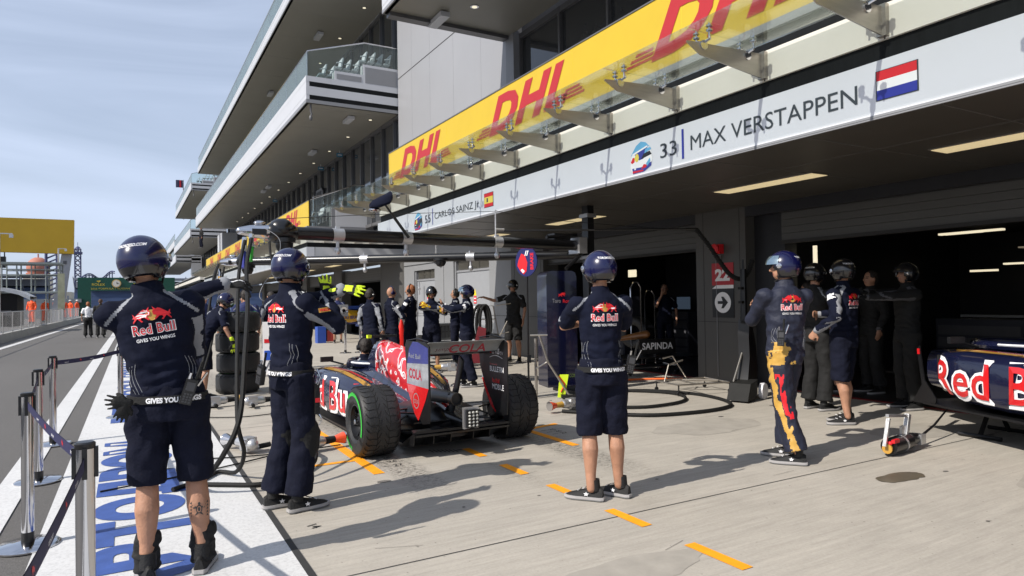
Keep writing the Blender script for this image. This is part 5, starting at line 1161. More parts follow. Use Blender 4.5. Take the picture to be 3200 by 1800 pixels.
for k,(loc,c1,c2,l) in enumerate((((1.19,7.85,2.16),blue,green,'green and blue hose couplings under the near chrome boom head'),((1.44,13.05,2.02),red,gold,'red and yellow hose couplings under the far boom head'))):
    t = thing('hose_coupling', l, 'coupling', loc); b = MB()
    b.tube([(0,0,.10),(-.01,-.02,-.04)],.028,8); b.tube([(-.07,0,.06),(-.09,-.03,-.10)],.028,8); b.build('fitting', chrome, t)
    b = MB(); b.tube([(-.01,-.02,-.04),(-.03,-.06,-.2)],.03,8); b.build('band', c2, t); b = MB(); b.tube([(-.09,-.03,-.10),(-.10,-.08,-.28)],.03,8); b.build('band', c1, t)
cable('grey_wire', 'thin loose grey wire curling under the near boom head', [(1.35,8.0,2.35),(1.5,7.9,2.2),(1.45,7.9,1.9),(1.3,7.8,1.7),(1.25,7.7,1.55),(1.4,7.7,1.5),(1.5,7.7,1.6)], .004, panelg)
cable('floor_hose', 'black hose laid in a wide loop on the concrete right of the man in shorts', [(4.9,7.3,.03),(5.35,6.68,.03),(5.75,6.36,.03),(6.48,6.25,.03),(7.05,6.43,.03),(7.35,6.98,.03),(7.36,7.58,.03),(7.0,8.2,.03),(6.2,8.5,.03)], .024, rubber, 'hose')
cable('floor_hose', 'inner loop of black hose on the concrete by the nose trolley', [(5.1,7.35,.03),(5.68,7.1,.03),(6.08,6.92,.03),(6.69,7.0,.03),(7.08,7.34,.03),(7.15,7.8,.03),(6.8,8.3,.03),(6.2,8.7,.03)], .022, rubber, 'hose')
cable('orange_cord', 'bright orange flat cord on the floor at the garage threshold', [(7.3,9.35,.02),(7.8,9.42,.02),(8.3,9.2,.02),(8.6,8.95,.02)], .018, mat('cord_orange',(.85,.16,.03),.5,var=.1), 'cord')
for l,pts in (('thin black cable lying across the concrete towards the far guns',[(.3,10.2,.02),(1.2,9.4,.02),(2.0,9.5,.02)]),('thin black air line on the concrete ahead of the left rear tyre',[(.5,7.1,.02),(1.2,6.9,.02),(1.9,6.95,.02)]),('thin cable stretched from the white strip toward the knee padded man',[(-.2,6.3,.02),(.6,6.55,.02),(1.3,6.9,.02)])): cable('floor_cable', l, pts, .007, rubber)
# wheel guns
def wheel_gun(label, loc, rz, cone=red, band=black, gp='wheel guns lying on the apron'):
    t = thing('wheel_gun', label, 'wheel gun', loc, rz, gp)
    b = MB(); b.box((-.08,0,.09),(.13,.11,.13)); b.tube([(-.15,0,.09),(.06,0,.09)],[.06,.055],14,rnd=True); b.tube([(-.06,.03,.03),(-.10,-.10,.045)],.028,8); b.build('motor', alu, t, ang=30)
    b = MB(); b.tube([(.04,0,.09),(.22,0,.09)],[.045,.032],14); b.build('sleeve', band, t); b = MB(); b.tube([(-.10,-.10,.045),(-.12,-.22,.05)],.026,8); b.build('hose_stub', rubber, t)
    b = MB(); b.lathe([(.03,.20),(.036,.22),(.060,.31),(.053,.31),(.03,.24)],18,0,Matrix.Translation((0,0,.09)) @ Matrix.Rotation(math.pi/2,4,'Y')); b.build('socket', cone, t)
    b = MB(); b.lathe([(.058,.312),(.062,.322),(.054,.322)],18,0,Matrix.Translation((0,0,.09)) @ Matrix.Rotation(math.pi/2,4,'Y')); b.box((-.1,.06,.12),(.07,.02,.05)); b.build('chrome_ring', chrome, t); return t
orr = mat('socket_red',(.80,.10,.04),.35,coat=.5,var=.1)
wheel_gun('wheel gun with red flared socket on the ground by the orange line', (1.62,6.83,.01), .25, orr)
wheel_gun('chrome wheel gun standing on the white strip edge beside the joined hoses', (1.0,7.22,.01), 2.0, chrome)
wheel_gun('wheel gun with red grip and yellow band left of the tyre stack foot', (1.15,10.55,.01), .2, gold, black)
wheel_gun('wheel gun with orange socket just left of the knee padded man', (1.62,10.25,.01), .1, orr)
wheel_gun('wheel gun with red and yellow rings beside the man in shorts\' left leg', (5.05,7.4,.01), 3.3, orr, gold)
g = wheel_gun('wheel gun with chrome ball end held low by the blue helmeted man', (4.72,10.55,.27), 2.9, chrome, gold)
# electric starter motor with handle on the right
t = thing('starter_motor', 'black starter motor with square aluminium handle lying on the concrete at right', 'starter motor', (6.25,3.68,.01), .12)
b = MB(); b.tube([(-.22,0,.085),(.15,0,.085)],.075,18); b.tube([(.15,0,.10),(.33,0,.085)],[.07,.05],14); b.build('motor', blackp, t)
b = MB(); b.lathe([(.0,.0),(.045,.0),(.045,.02),(0,.02)],14,0,Matrix.Translation((-.24,.0,.07)) @ Matrix.Rotation(-math.pi/2,4,'Y')); b.build('brass_cap', cargold, t); b = MB(); b.ell((-.24,-.02,.12),(.02,.02,.02)); b.box((-.2,-.05,.14),(.1,.03,.03)); b.build('red_switch', red, t)
b = MB(); b.box((-.26,0,.22),(.025,.03,.26),R=Matrix.Rotation(.35,3,'Y')); b.box((-.03,0,.345),(.42,.03,.025),R=Matrix.Rotation(.12,3,'Y')); b.box((.15,0,.24),(.05,.04,.2),R=Matrix.Rotation(.3,3,'Y')); b.box((.08,0,.19),(.12,.02,.1)); b.box((.36,0,.08),(.10,.12,.09)); b.tube([(.0,0,.08),(.02,0,.085)],.082,16); b.build('handle', alu, t, smooth=False)
b = MB(); b.tube([(.40,0,.08),(.80,.02,.15),(1.25,.05,.28)],[.013,.011,.008],8); b.build('shaft', blackp, t)
# ---------------------------------------------------------------- queue posts and belts
def post(label, loc, gp, h=.95):
    t = thing('barrier_post', label, 'barrier post', loc, 0, gp); b = MB(); b.lathe([(.175,0),(.175,.008),(.16,.018),(.06,.028),(.045,.03),(0,.03)],32); b.build('base', chrome, t)
    b = MB(); b.lathe([(.034,.02),(.034,h-.12),(.0345,h-.12),(.0345,h-.02)],24); b.build('tube', chrome, t); b = MB(); b.lathe([(.036,.03),(.036,.09),(.034,.09)],20); b.build('foot_collar', blackp, t); b = MB()
    b.lathe([(.0355,h-.02),(.037,h),(.030,h+.006),(0,h+.007)],24)
    for a_ in (0,math.pi/2,math.pi,-math.pi/2): b.box((.036*math.cos(a_),.036*math.sin(a_),h-.075),(.018,.018,.12)); 
    b.build('belt_head', blackp, t); return t
BP = [(-.15,3.15),(-.55,5.17),(-.67,7.02),(-.71,8.8),(-.09,10.4)]
for (x,y), l in zip(BP, ('nearest polished barrier post, its foot outside the picture','second polished barrier post with full round base','third polished barrier post standing behind the second','fourth polished barrier post on the white line','farthest of the near barrier posts beside the shorts of the nearest man')): post(l, (x,y,.008), 'polished barrier posts beside the lane')
for x,y,l in ((5.47,19.35,'left one of two far barrier posts before the yellow nose cone'),(5.9,19.3,'right one of two far barrier posts before the yellow nose cone')): post(l, (x,y,.008), 'far barrier posts by the next garage')
beltm = mat('belt_navy', (.012,.012,.06), .7, var=.1)
def belt(label, a_, c_, z0=.885, z1=.885, sag=.02):
    t = thing('barrier_belt', label, 'belt', (0,0,0)); b = MB(); n = 12; a_, c_ = V((*a_,z0)), V((*c_,z1)); d = (c_-a_).normalized(); nn = V((-d.y,d.x,0))*.0015
    for s in (1,-1):
        b.add([a_.lerp(c_,i/n)+V((0,0,-sag*math.sin(math.pi*i/n)+k*.024))+nn*s for i in range(n+1) for k in (-1,1)], [(2*i,2*i+1,2*i+3,2*i+2) for i in range(n)])
    b.build('webbing', beltm, t); b = MB(); L__ = (c_-a_).length
    for i in range(1,int(L__/.3)):
        c = a_+d*.3*i+V((0,0,-sag*math.sin(math.pi*.3*i/L__))); side = V((d.y,-d.x,0)); side = side if side.y < 0 or side.x < 0 else side
        for s in (1,-1):
            v,f = fit(text('TORO ROSSO',1,.02),.09,.012) if i % 2 else fit(tri2d(BULL),.04,.03)
            b.add(*place((v,f), c-d*.04*s+nn*s*1.8+V((0,0,-.012)), d*s, (0,0,1)), 0 if i % 2 else 1)
    b.build('belt_print', [whitec, red], t, smooth=False)
belt('navy belt from the nearest post to the second post', BP[0], BP[1]); belt('short belt seen edge on between the second and third posts', BP[1], BP[2]); belt('belt between the third and fourth posts', BP[2], BP[3]); belt('navy belt running from the fourth post to the post beyond the nearest man', BP[3], BP[4])
belt('belt running from the nearest post towards the viewer\'s feet', BP[0], (-.22,1.55)); belt('far thin belt between the two posts by the yellow nose', (5.47,19.35),(5.9,19.3))
# ---------------------------------------------------------------- garage front equipment
t = thing('flight_case', 'tall dark blue gloss cabinet lettered toro rosso beside the stop sign pole', 'cabinet', (6.40,9.62,0), -.24)
b = MB(); o_ = [(-.27,0),(.27,0),(.27,1.86),(.25,1.93),(.19,1.96),(-.19,1.96),(-.25,1.93),(-.27,1.86)]; b.prism(o_, .5, 0, Matrix(((1,0,0,0),(0,0,1,-.2),(0,1,0,0),(0,0,0,1)))); b.build('cabinet_shell', mat('cabinet_blue',(.003,.004,.022),.2,coat=.5,var=.2), t)
b = MB(); v,f = fit(text('Toro',1,.01),.15,.07); b.add(*place((v,f),(-.17,-.203,1.42),(1,0,0),(0,0,1)),0); v,f = fit(text('Rosso',1,.01),.19,.06); b.add(*place((v,f),(.02,-.203,1.42),(1,0,0),(0,0,1)),1); v,f = fit(tri2d(BULL),.13,.09); b.add(*place((v,f),(-.06,-.203,1.52),(1,0,0),(0,0,1)),1); v,f = fit(text('.COM',1,.01),.14,.06); b.add(*place((v,f),(.1,-.203,.16),(1,0,0),(0,0,1)),2); b.build('lettering', [mat('dim_silver',(.20,.20,.22),.4,var=.1), red, mat('dim_green',(.10,.16,.03),.5,var=.1)], t, smooth=False)
t = thing('number_board', 'black board with a red number behind the man in polo shirt', 'board', (6.62,9.9,0), -.2)
b = MB(); b.box((0,0,.85),(.34,.06,1.7)); b.build('board', black, t, smooth=False); b = MB(); v,f = fit(text('33',1,.05),.30,.42); b.add(*place((v,f),(-.15,-.033,.42),(1,0,0),(0,0,1))); b.build('number', carred, t, smooth=False)
t = thing('stop_sign', 'round navy and red brake sign on a black pole', 'sign', (5.42,9.0,0), -1.32)
b = MB(); b.tube([(0,0,0),(0,0,1.90)],.016,8); b.build('pole', blackp, t); n = 36
b = MB(); b.lathe([(0,0),(.235,0),(.235,.015),(0,.015)],n,0,Matrix.Translation((0,-.0,2.08)) @ Matrix.Rotation(math.pi/2,4,'X')); b.build('disc', mat('disc_blue',(.012,.014,.10),.4,var=.1), t)
b = MB(); v,f = tri2d([(-.17,.02),(-.10,.13),(-.02,.10),(.03,-.02),(.01,-.15),(-.05,-.20),(-.12,-.15),(-.19,-.06)]); b.add([(x,-.018,2.08+y) for x,y,_ in v],f,0); v,f = fit(text('BRAKE',1,.03),.26,.07); b.add(*place((v,f),(.16,-.018,1.95),(0,0,1),(-1,0,0)),0)
for x in (-.03,.01): b.add([(x,-.0185,2.17),(x+.02,-.0185,2.17),(x+.05,-.0185,2.25),(x+.03,-.0185,2.25)],[(0,1,2,3)],1)
b.add([(-.12,-.0185,1.95),(-.08,-.0185,1.97),(-.03,-.0185,1.93),(-.07,-.0185,1.90)],[(0,1,2,3)],1); b.build('disc_print', [red, whitec], t, smooth=False)
t = thing('quick_jack', 'chrome A shaped quick jack with T handle leaning beside the rear tyre', 'jack', (5.35,8.55,0), -.5)
b = MB(); b.tube([(-.14,0,.95),(.12,0,.95)],.014,6); b.tube([(0,0,.94),(.12,-.05,.55),(.42,-.12,.06)],.016,8); b.tube([(-.06,.02,.90),(-.06,.02,.03)],.022,8); b.tube([(-.06,0,.45),(.1,-.06,.55)],.012,6); b.tube([(.42,-.12,.06),(.55,-.1,.05)],.02,6); b.build('jack_frame', steel, t)
b = MB(); 
for p in ((.50,-.16,.045),): b.lathe([(.04,-.015),(.045,0),(.04,.015)],14,0,Matrix.Translation(p) @ Matrix.Rotation(math.pi/2,4,'X'))
b.box((-.16,0,.6),(.06,.05,.12)); b.box((.45,-.1,.05),(.3,.12,.04)); b.build('jack_foot', carbon, t)
t = thing('marker_flap', 'fluorescent yellow flap with a red chevron standing by the quick jack', 'marker', (5.62,8.35,0), -.5)
b = MB(); b.prism([(-.08,.02),(.03,.02),(.09,.36),(-.04,.36)], .012, 0, Matrix(((1,0,0,0),(0,0,1,0),(0,1,0,0),(0,0,0,1)))); b.build('flap', yel, t, smooth=False); b = MB(); b.tube([(-.06,-.012,.34),(.03,-.012,.22),(-.03,-.012,.10)],.010,4); b.build('chevron', red, t)
t = thing('lift_jack', 'tall black air jack with a white plastic wheel in front of the 22 pier', 'jack', (7.72,6.78,0), .35)
b = MB(); b.prism([(-.14,.04),(.28,.04),(.30,.50),(.22,.85),(.12,1.1),(.02,1.15),(-.02,.9),(.0,.6),(-.08,.3)], .16, 0, Matrix(((1,0,0,0),(0,0,1,-.08),(0,1,0,0),(0,0,0,1)))); b.tube([(.02,0,1.1),(.03,0,1.88)],[.055,.045],8); b.tube([(.03,0,1.86),(.03,0,2.02)],.016,6); b.build('mast', carbon, t, smooth=True)
b = MB(); b.prism([(-.42,.03),(-.12,.03),(-.02,.30),(-.30,.26)], .30, 0, Matrix(((1,0,0,0),(0,0,1,-.2),(0,1,0,0),(0,0,0,1)))); b.build('foot', rubber, t, smooth=False)
for q in ((-.04,-.05,1.12,.2),(-.04,0,1.4,.14),(-.04,0,1.6,.16)): b = MB(); b.box(q[:3],(q[3],.05,.035)); b.build('grip', rubber, t, smooth=False)
b = MB(); b.tube([(-.3,.1,.1),(.05,.02,.75)],.014,6); b.tube([(.1,.05,1.7),(.22,.05,1.68),(.25,.05,.8)],.014,6); b.tube([(.14,.05,1.35),(.14,.05,.8)],.01,6); b.build('rail', steel, t)
b = MB(); b.lathe([(.02,-.03),(.115,-.03),(.12,0),(.115,.03),(.05,.025),(.02,.03)],28,0,Matrix.Translation((.12,-.22,.12)) @ Matrix.Rotation(math.pi/2,4,'X')); b.build('wheel', mat('plastic_white',(.62,.62,.66),.4,var=.06), t)
t = thing('low_cart', 'low chrome framed cart on castors behind the hose loops', 'cart', (7.6,7.75,0), -.15)
b = MB(); q = [(-.42,-.3,.17),(.45,-.38,.17),(.5,.3,.17),(-.4,.32,.17)]; b.tube(q+[q[0]],.014,6); b.tube([(-.1,-.32,.17),(-.05,.3,.17)],.012,6); b.tube([(.1,.2,.17),(-.12,.28,.55),(-.3,.28,.52)],.012,6); b.tube([(.0,.2,.17),(.45,-.1,.17)],.02,6); b.tube([(-.4,.1,.17),(-.25,.2,.42),(.05,.25,.48)],.012,6); b.build('cart_frame', steel, t)
b = MB()
for p in q: b.lathe([(.03,-.014),(.035,0),(.03,.014)],12,0,Matrix.Translation((p[0],p[1],.045)) @ Matrix.Rotation(math.pi/2,4,'X')); b.tube([(p[0],p[1],.05),(p[0],p[1],.17)],.012,5)
b.build('castors', blackp, t)
t = thing('nose_trolley', 'tall chrome hooped trolley holding the spare front wing in the garage mouth', 'trolley', (8.75,10.1,0), -.2)
b = MB()
for x,h in ((-.18,1.78),(.12,1.62)): b.tube([(x-.12,0,.2),(x-.12,0,h-.1),(x-.06,0,h),(x+.04,0,h),(x+.10,0,h-.1),(x+.10,0,.2)],.016,6)
b.tube([(-.55,-.3,.16),(.55,-.3,.16),(.55,.3,.16),(-.55,.3,.16),(-.55,-.3,.16)],.016,6); b.tube([(-1.25,.0,1.4),(-1.22,.0,.2)],.014,6); b.tube([(-1.18,.0,1.4),(-1.15,.0,.2)],.014,6); b.build('hoops', chrome, t)
b = MB()
for x in (-.5,.5):
    for y in (-.3,.3): b.lathe([(.045,-.015),(.05,0),(.045,.015)],12,0,Matrix.Translation((x,y,.06)) @ Matrix.Rotation(math.pi/2,4,'X'))
b.build('castors', blackp, t)
t = thing('spare_nose', 'spare black front wing lettered sapinda with an orange nose on the hooped trolley', 'front wing', (8.7,9.75,0), -.2)
b = MB(); b.bx(-.36,.42,-.02,.0,.42,.70); b.loft([sect(y,.9,.34+.02*i,.36+.02*i,.4) for i,y in enumerate((-.1,.1,.3))]); b.build('wing', carbon, t, smooth=False)
b = MB(); v,f = fit(text('SAPINDA',1,.02),.66,.13); b.add(*place((v,f),(-.30,-.024,.50),(1,0,0),(0,0,1))); b.build('lettering', whitec, t, smooth=False)
b = MB(); b.tube([(-.15,.1,.78),(-.4,.2,.74),(-.6,.3,.70)],[(.10,.08),(.08,.06),(.04,.04)],12,rnd=True); b.build('nose_tip', mat('nose_brown',(.26,.11,.035),.35,coat=.5,var=.1), t)
t = thing('spare_tyre', 'spare tyre lettered pirelli standing dim behind the chrome hoops', 'tyre', (9.3,11.0,0), .3)
o = tyre_bm(.36,.335,False).build('tread', [tyrem, groove], t); o.location = (0,0,.75); b = MB(); v,f = fit(text('PIRELLI',1,.03,.2),.3,.05); b.add(*place((v,f),(-.15,-.35,.86),(1,0,0),(0,0,1))); b.build('lettering', MATS['dim_silver'], t, smooth=False)
t = thing('hand_truck', 'dark red hand truck with coiled hoses by the shaded man in shorts', 'hand truck', (6.95,13.5,0), -.3)
b = MB(); b.tube([(-.25,0,.1),(-.05,.05,1.35),(.25,.05,1.35),(.45,0,.1)],.016,6)
for z in (.35,.7,1.05): b.tube([(-.2+.1*z,0,z),(.4-.1*z,0,z)],.012,6)
b.tube([(.1,.1,.1),(.55,-.05,1.0)],.012,6); b.tube([(-.1,.1,.6),(.6,0,.75)],.010,6); b.tube([(.3,.0,1.35),(.65,.0,1.4)],.010,6); b.build('truck_frame', steel, t)
b = MB()
for k in range(3): b.tube([(.05+.16*math.cos(a_)*(.8+.1*k)-.06*k, -.05+.03*k, .95+.42*math.sin(a_)) for a_ in [2*math.pi*j/22 for j in range(23)]],.032,8)
b.build('hose_coil', rubber, t); b = MB(); b.ell((.22,.0,.50),(.24,.14,.24)); b.tube([(.3+.2*math.cos(a_),-.1,.35+.2*math.sin(a_)) for a_ in [2*math.pi*j/20 for j in range(21)]],.012,6); b.build('reel', black, t)
b = MB(); b.prism([(-.32,.08),(.0,.08),(.05,.85),(-.12,.9)], .03, 0, Matrix(((1,0,0,0),(0,0,1,-.12),(0,1,0,0),(0,0,0,1)))); b.build('red_cover', mat('cover_red',(.20,.02,.03),.7,var=.2), t)
t = thing('signal_cloth', 'bright red pointed cloth standing behind the ginger man\'s back', 'cloth', (5.28,14.2,0))
b = MB(); b.loft([[V((w_*math.cos(a)*(1+.1*math.sin(5*a)), .6*w_*math.sin(a), z)) for a in [2*math.pi*j/20 for j in range(20)]] for z,w_ in ((.0,.30),(.4,.20),(.8,.10),(1.08,.02))]); b.build('cloth', mat('bright_red',(.85,.02,.012),.6,var=.08), t)
for i,l in enumerate(('lower grey plastic crate beside the service door','upper grey plastic crate beside the service door')):
    t = thing('plastic_crate', l, 'crate', (6.95,15.75,.02+.46*i), .1, 'grey crates by the service doors'); b = MB(); b.box((0,0,.22),(.55,.4,.42)); 
    for z in (.40,.05): b.box((0,0,z),(.60,.45,.05))
    for k in range(6): b.box((-.25+.1*k,-.212,.22),(.02,.02,.34),1)
    b.box((0,-.21,.22),(.5,.015,.02),1); b.build('crate_shell', [mat('crate_grey',(.17,.18,.19),.5,var=.08), mat('crate_rib',(.09,.095,.10),.5,var=.1)], t, smooth=False)
t = thing('equipment_tray', 'low black tray with red and white helmets behind the racing car', 'tray', (6.1,15.0,.02)); b = MB(); b.box((0,0,.32),(.8,.4,.3)); b.ell((-.1,-.1,.55),(.13,.13,.12)); b.ell((.2,-.1,.55),(.13,.13,.12),12,8,1); b.build('tray_load', [black, whitec], t)
# distant garage: yellow nose cone on trestles
t = thing('nose_cone', 'yellow racing nose cone lettered banco do brasil outside the next garage', 'nose cone', (7.7,26.6,0), .05)
b = MB(); b.loft([sect(-.2,.1,.75,1.05,.7)]+[sect(-.2,.1,.75,1.05,.7)]) if 0 else b.tube([(-.9,0,.95),(-.3,0,.90),(.4,0,.92),(1.0,0,.98)],[(.2,.28),(.22,.30),(.16,.2),(.06,.07)],16,up=(0,0,1),rnd=True); b.build('cone', mat('cone_yellow',(.62,.34,.015),.4,coat=.4,var=.06), t)
b = MB(); v,f = fit(text('BANCO DO BRASIL',1,.02),1.3,.14); b.add(*place((v,f),(-.9,-.235,.80),(1,0,0),(0,0,1))); b.box((-.5,-.23,1.05),(.25,.02,.14)); b.build('lettering', mat('brand_blue',(.02,.03,.16),.5,var=.1), t, smooth=False)
b = MB(); b.box((1.25,.0,1.15),(.35,.5,.55)); b.box((1.5,0,.35),(.9,.5,.22)); b.build('wing_plate', whitec, t, smooth=False); b = MB(); b.box((.6,.1,.55),(.5,.4,.12)); b.box((.2,.3,1.25),(1.6,.3,.14)); b.build('blue_wing', mat('wing_blue',(.02,.07,.35),.4,var=.1), t, smooth=False)
b = MB()
for x in (-.7,.6): 
    for s in (-1,1): b.tube([(x,0,.62),(x+.2*s,.1*s,0)],.02,5)
b.build('trestle', steel, t)
t = thing('tool_box', 'small blue and red tool box on the ground beside the far crew man', 'tool box', (6.2,24.8,0)); b = MB(); b.box((-.1,0,.3),(.3,.4,.6)); b.box((.25,0,.25),(.3,.35,.4),1); b.build('box', [mat('wing_blue',()), mat('box_red',(.35,.04,.03),.6,var=.1)], t, smooth=False)
t = thing('lens_box', 'grey twin lens box held by the far crew man', 'box', (6.55,24.0,1.18)); b = MB(); b.box((0,0,0),(.62,.3,.42)); b.build('box', panelg, t, smooth=False)
b = MB(); [b.lathe([(.13,0),(.13,.02),(.06,.0),(0,0)],16,0,Matrix.Translation((x,-.16,0)) @ Matrix.Rotation(math.pi/2,4,'X')) for x in (-.15,.15)]; b.build('lens', chrome, t)
t = thing('pit_board', 'white and red pit board leaning behind the tyre stack', 'board', (2.55,14.8,0), -.3); b = MB(); b.box((0,0,.55),(.22,.04,1.1)); b.box((0,-.022,.7),(.15,.01,.08),1); b.box((0,-.022,.4),(.15,.01,.2),2); b.build('board', [whitec, red, mat('board_blue',(.02,.09,.5),.5,var=.1)], t, smooth=False)
# ---------------------------------------------------------------- the crew, nearest first
# arms: (elbow, wrist, finger direction, back-of-hand direction) in the person's own frame, x to his right, y forward
STR_R = ((.30,.14,1.22),(.26,.36,1.36),(-.1,.15,1),(0,1,0))             # right arm hooking the left one
person('helmeted man nearest the camera with calf tattoo, ankle gaiters and outstretched arm', (.19,4.17), 4, 1.03, 'jacket', 'shorts',
       R=((.175,.22,1.16),(.15,.34,1.36),(-.3,.1,1),(0,1,0)), L_=((.12,.26,1.46),(.40,.34,1.51),(.98,.02,-.16),(.0,-.6,1)), feet=((-.105,0,-10),(.165,.03,14)), wid=1.03, sway=-9, hyaw=24, hpitch=4,
       gear='helmet', gloves=(None,'black'), vox=.0085, logo=True, hem=.50, curl=(.4,.35), belt=True)
person('helmeted man in knee pads and fluorescent gloves stretching his arms beside the car', (1.03,5.06), 74, 1.035, 'jacket', 'trousers',
       R=((.28,.19,1.27),(.07,.24,1.48),(-.05,.1,1),(.9,0,0)), L_=((.02,.22,1.46),(.22,.28,1.53),(.78,.62,-.10),(.5,-.5,.7)), feet=((-.10,-.06,12),(.10,.02,4)), legh=0, twist=-6, hyaw=-18, hpitch=2,
       gear='helmet', gloves=('yellow','yellow'), vox=.0085, logo=True, kneepads=True, curl=(.15,.12), belt=True)
person('helmeted man in shorts, seen from behind, standing between the two racing cars', (3.06,4.03), 20, 1.01, 'polo', 'shorts', wid=.95,
       R=((.25,.20,1.24),(-.06,.32,1.36),(-1,-.3,.05),(0,1,.2)), L_=((-.23,.20,1.26),(.08,.34,1.30),(1,-.4,-.1),(0,1,.2)), feet=((-.10,-.02,-62),(.12,.05,-48)), legh=6, hyaw=-16,
       gear='helmet', gloves=('black','black'), vox=.0085, logo=True, hem=.47, belt=True)
person('helmeted man in race overalls with a gold and red stripe down the trouser leg', (5.16,4.06), 20, 1.035, 'suit', 'suit',
       R=((.27,.20,1.26),(.0,.34,1.36),(-1,0,0),(0,1,0)), L_=((-.20,.20,1.22),(.0,.34,1.36),(1,0,0),(0,1,0)), feet=((-.10,-.12,-30),(.10,.10,-26)), legh=-26, hyaw=-62, piping=False,
       gear='helmet', gloves=(None,None), vox=.0085, logo=True, pants=mat('suit_navy',(.0095,.0125,.030),.7,var=.2,bump=.4,bs=60), cloth=mat('suit_navy',()), stripe=True, vis='up')
person('helmeted man in grey trimmed jacket and shorts, left fist hanging, turned towards the garage', (7.2,4.86), -6, 1.04, 'jacket', 'shorts',
       L_=((-.34,-.10,1.19),(-.34,.14,1.02),(-.1,.5,-.8),(-1,0,0)), R=((.26,.2,1.2),(.1,.36,1.2),(-1,0,0),(0,1,0)), feet=((-.11,-.04,-46),(.11,.06,-44)), legh=-4, hyaw=20, badge=True,
       gear='helmet_black', vox=.010, logo=True, hem=.47, curl=(.3,1.1), wid=1.12)
person('helmeted man in a top blackened for shade, stretching gloved hands just behind the race overalls', (7.75,5.62), 95, 1.04, 'polo', 'trousers', cloth=black, pants=black, R=((.3,.25,1.35),(.0,.42,1.42),(-1,0,0),(0,1,0)), L_=((-.2,.3,1.4),(.2,.45,1.45),(1,0,0),(0,1,0)),  # black clothes put the shade into the colour of the kit
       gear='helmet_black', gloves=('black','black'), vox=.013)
person('helmeted man in the dark doorway holding both arms straight out to the left', (8.72,5.0), -62, 1.03, 'jacket', 'trousers', cloth=black, pants=black, trim=mat('shade_trim',(.08,.08,.09),.8,var=.1), R=((.20,.30,1.44),(.02,.52,1.46),(-.2,1,0),(0,0,1)), L_=((-.18,.30,1.40),(-.06,.55,1.40),(0,1,0),(0,0,1)),  # black cloth and darkened trim paint in the doorway shade
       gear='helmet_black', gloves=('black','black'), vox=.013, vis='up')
person('bearded man in the dark doorway looking left past the stretching helmeted man', (9.7,6.1), -70, 1.02, 'jacket', 'trousers', cloth=black, pants=black, trim=mat('shade_trim',()), R=((.28,.2,1.25),(.1,.4,1.3),(-1,0,0),(0,1,0)), gear='hair', vox=.014)  # clothes and trim coloured darker to stand for shade
person('man bending low inside the dark doorway with one bare arm hanging', (9.4,6.55), -50, .98, 'polo', 'shorts', lean=28, R=((.26,.0,1.2),(.26,.2,1.0),(0,0,-1),(1,0,0)), gear='hair', vox=.014)
# group behind the racing car
person('man with headset seen from behind beside the bald man', (4.28,13.3), 55, .97, 'jacket', 'trousers', gear='headset', vox=.014)
person('bald man with blue headset, arms folded, facing right', (4.66,13.1), 82, .99, 'jacket', 'trousers', R=((.27,.12,1.17),(.02,.27,1.16),(-1,.2,0),(0,1,0)), L_=((-.27,.12,1.17),(-.02,.27,1.20),(1,.2,0),(0,1,0)), gear='bald', vox=.012, badge=True)
person('ginger haired man with headset and folded bare arms, facing left', (5.22,13.5), -48, 1.02, 'polo', 'trousers', R=((.27,.12,1.17),(.02,.27,1.16),(-1,.2,0),(0,1,0)), L_=((-.27,.12,1.17),(-.02,.27,1.20),(1,.2,0),(0,1,0)), gear='headset', hairm=ginger, vox=.012, badge=True)
person('black helmeted man in yellow gloves with crossed forearms facing the camera', (5.47,12.95), 196, .98, 'jacket', 'shorts', R=((.24,.22,1.36),(-.13,.33,1.36),(-1,.1,-.5),(.1,1,.4)), L_=((-.27,.16,1.24),(.13,.31,1.40),(.7,.2,.4),(0,1,.3)),
       gear='helmet_black', gloves=('fire','fire'), vox=.012, hem=.46, hpitch=14, vis='up')
person('dark haired man with headset holding his arm out, just left of the blue helmet', (6.55,14.1), -60, .97, 'jacket', 'trousers', R=((.26,.12,1.25),(.05,.33,1.36),(-1,.3,.3),(0,1,0)), L_=((-.24,.2,1.3),(-.1,.46,1.30),(0,1,-.1),(0,0,1)), gear='headset', vox=.013)
person('blue helmeted man in profile clasping one raised arm, bare hand up', (5.07,10.45), -58, .96, 'jacket', 'trousers', L_=((-.30,.22,1.38),(-.12,.42,1.44),(.3,.2,1),(0,-1,0)), R=((.2,.28,1.40),(-.08,.40,1.38),(-1,.2,0),(0,1,.2)), gear='helmet', vox=.011, vis='up', badge=True, feet=((-.1,-.08,-14),(.1,.12,-8)))
person('tall shaded man in shorts and black helmet reaching to the red trolley', (7.92,13.8), 232, 1.07, 'polo', 'shorts', R=((.42,.10,1.36),(.62,.22,1.44),(1,.2,0),(0,0,1)), gear='helmet_black', vox=.013, hem=.48, cloth=black, pants=black)
person('mechanic with headphones sitting low in the cockpit of the car', (2.77,8.86,-.70), 8, .95, 'jacket', 'trousers', gear='headset', vox=.014, feet=((-.1,.8,0),(.1,.8,0)), knees=((-.12,.5,1.0),(.12,.5,1.0)), shoes=False, R=((.22,.25,1.2),(.1,.42,1.28),(-.5,1,0),(0,0,1)), L_=((-.22,.25,1.2),(-.1,.42,1.28),(.5,1,0),(0,0,1)))
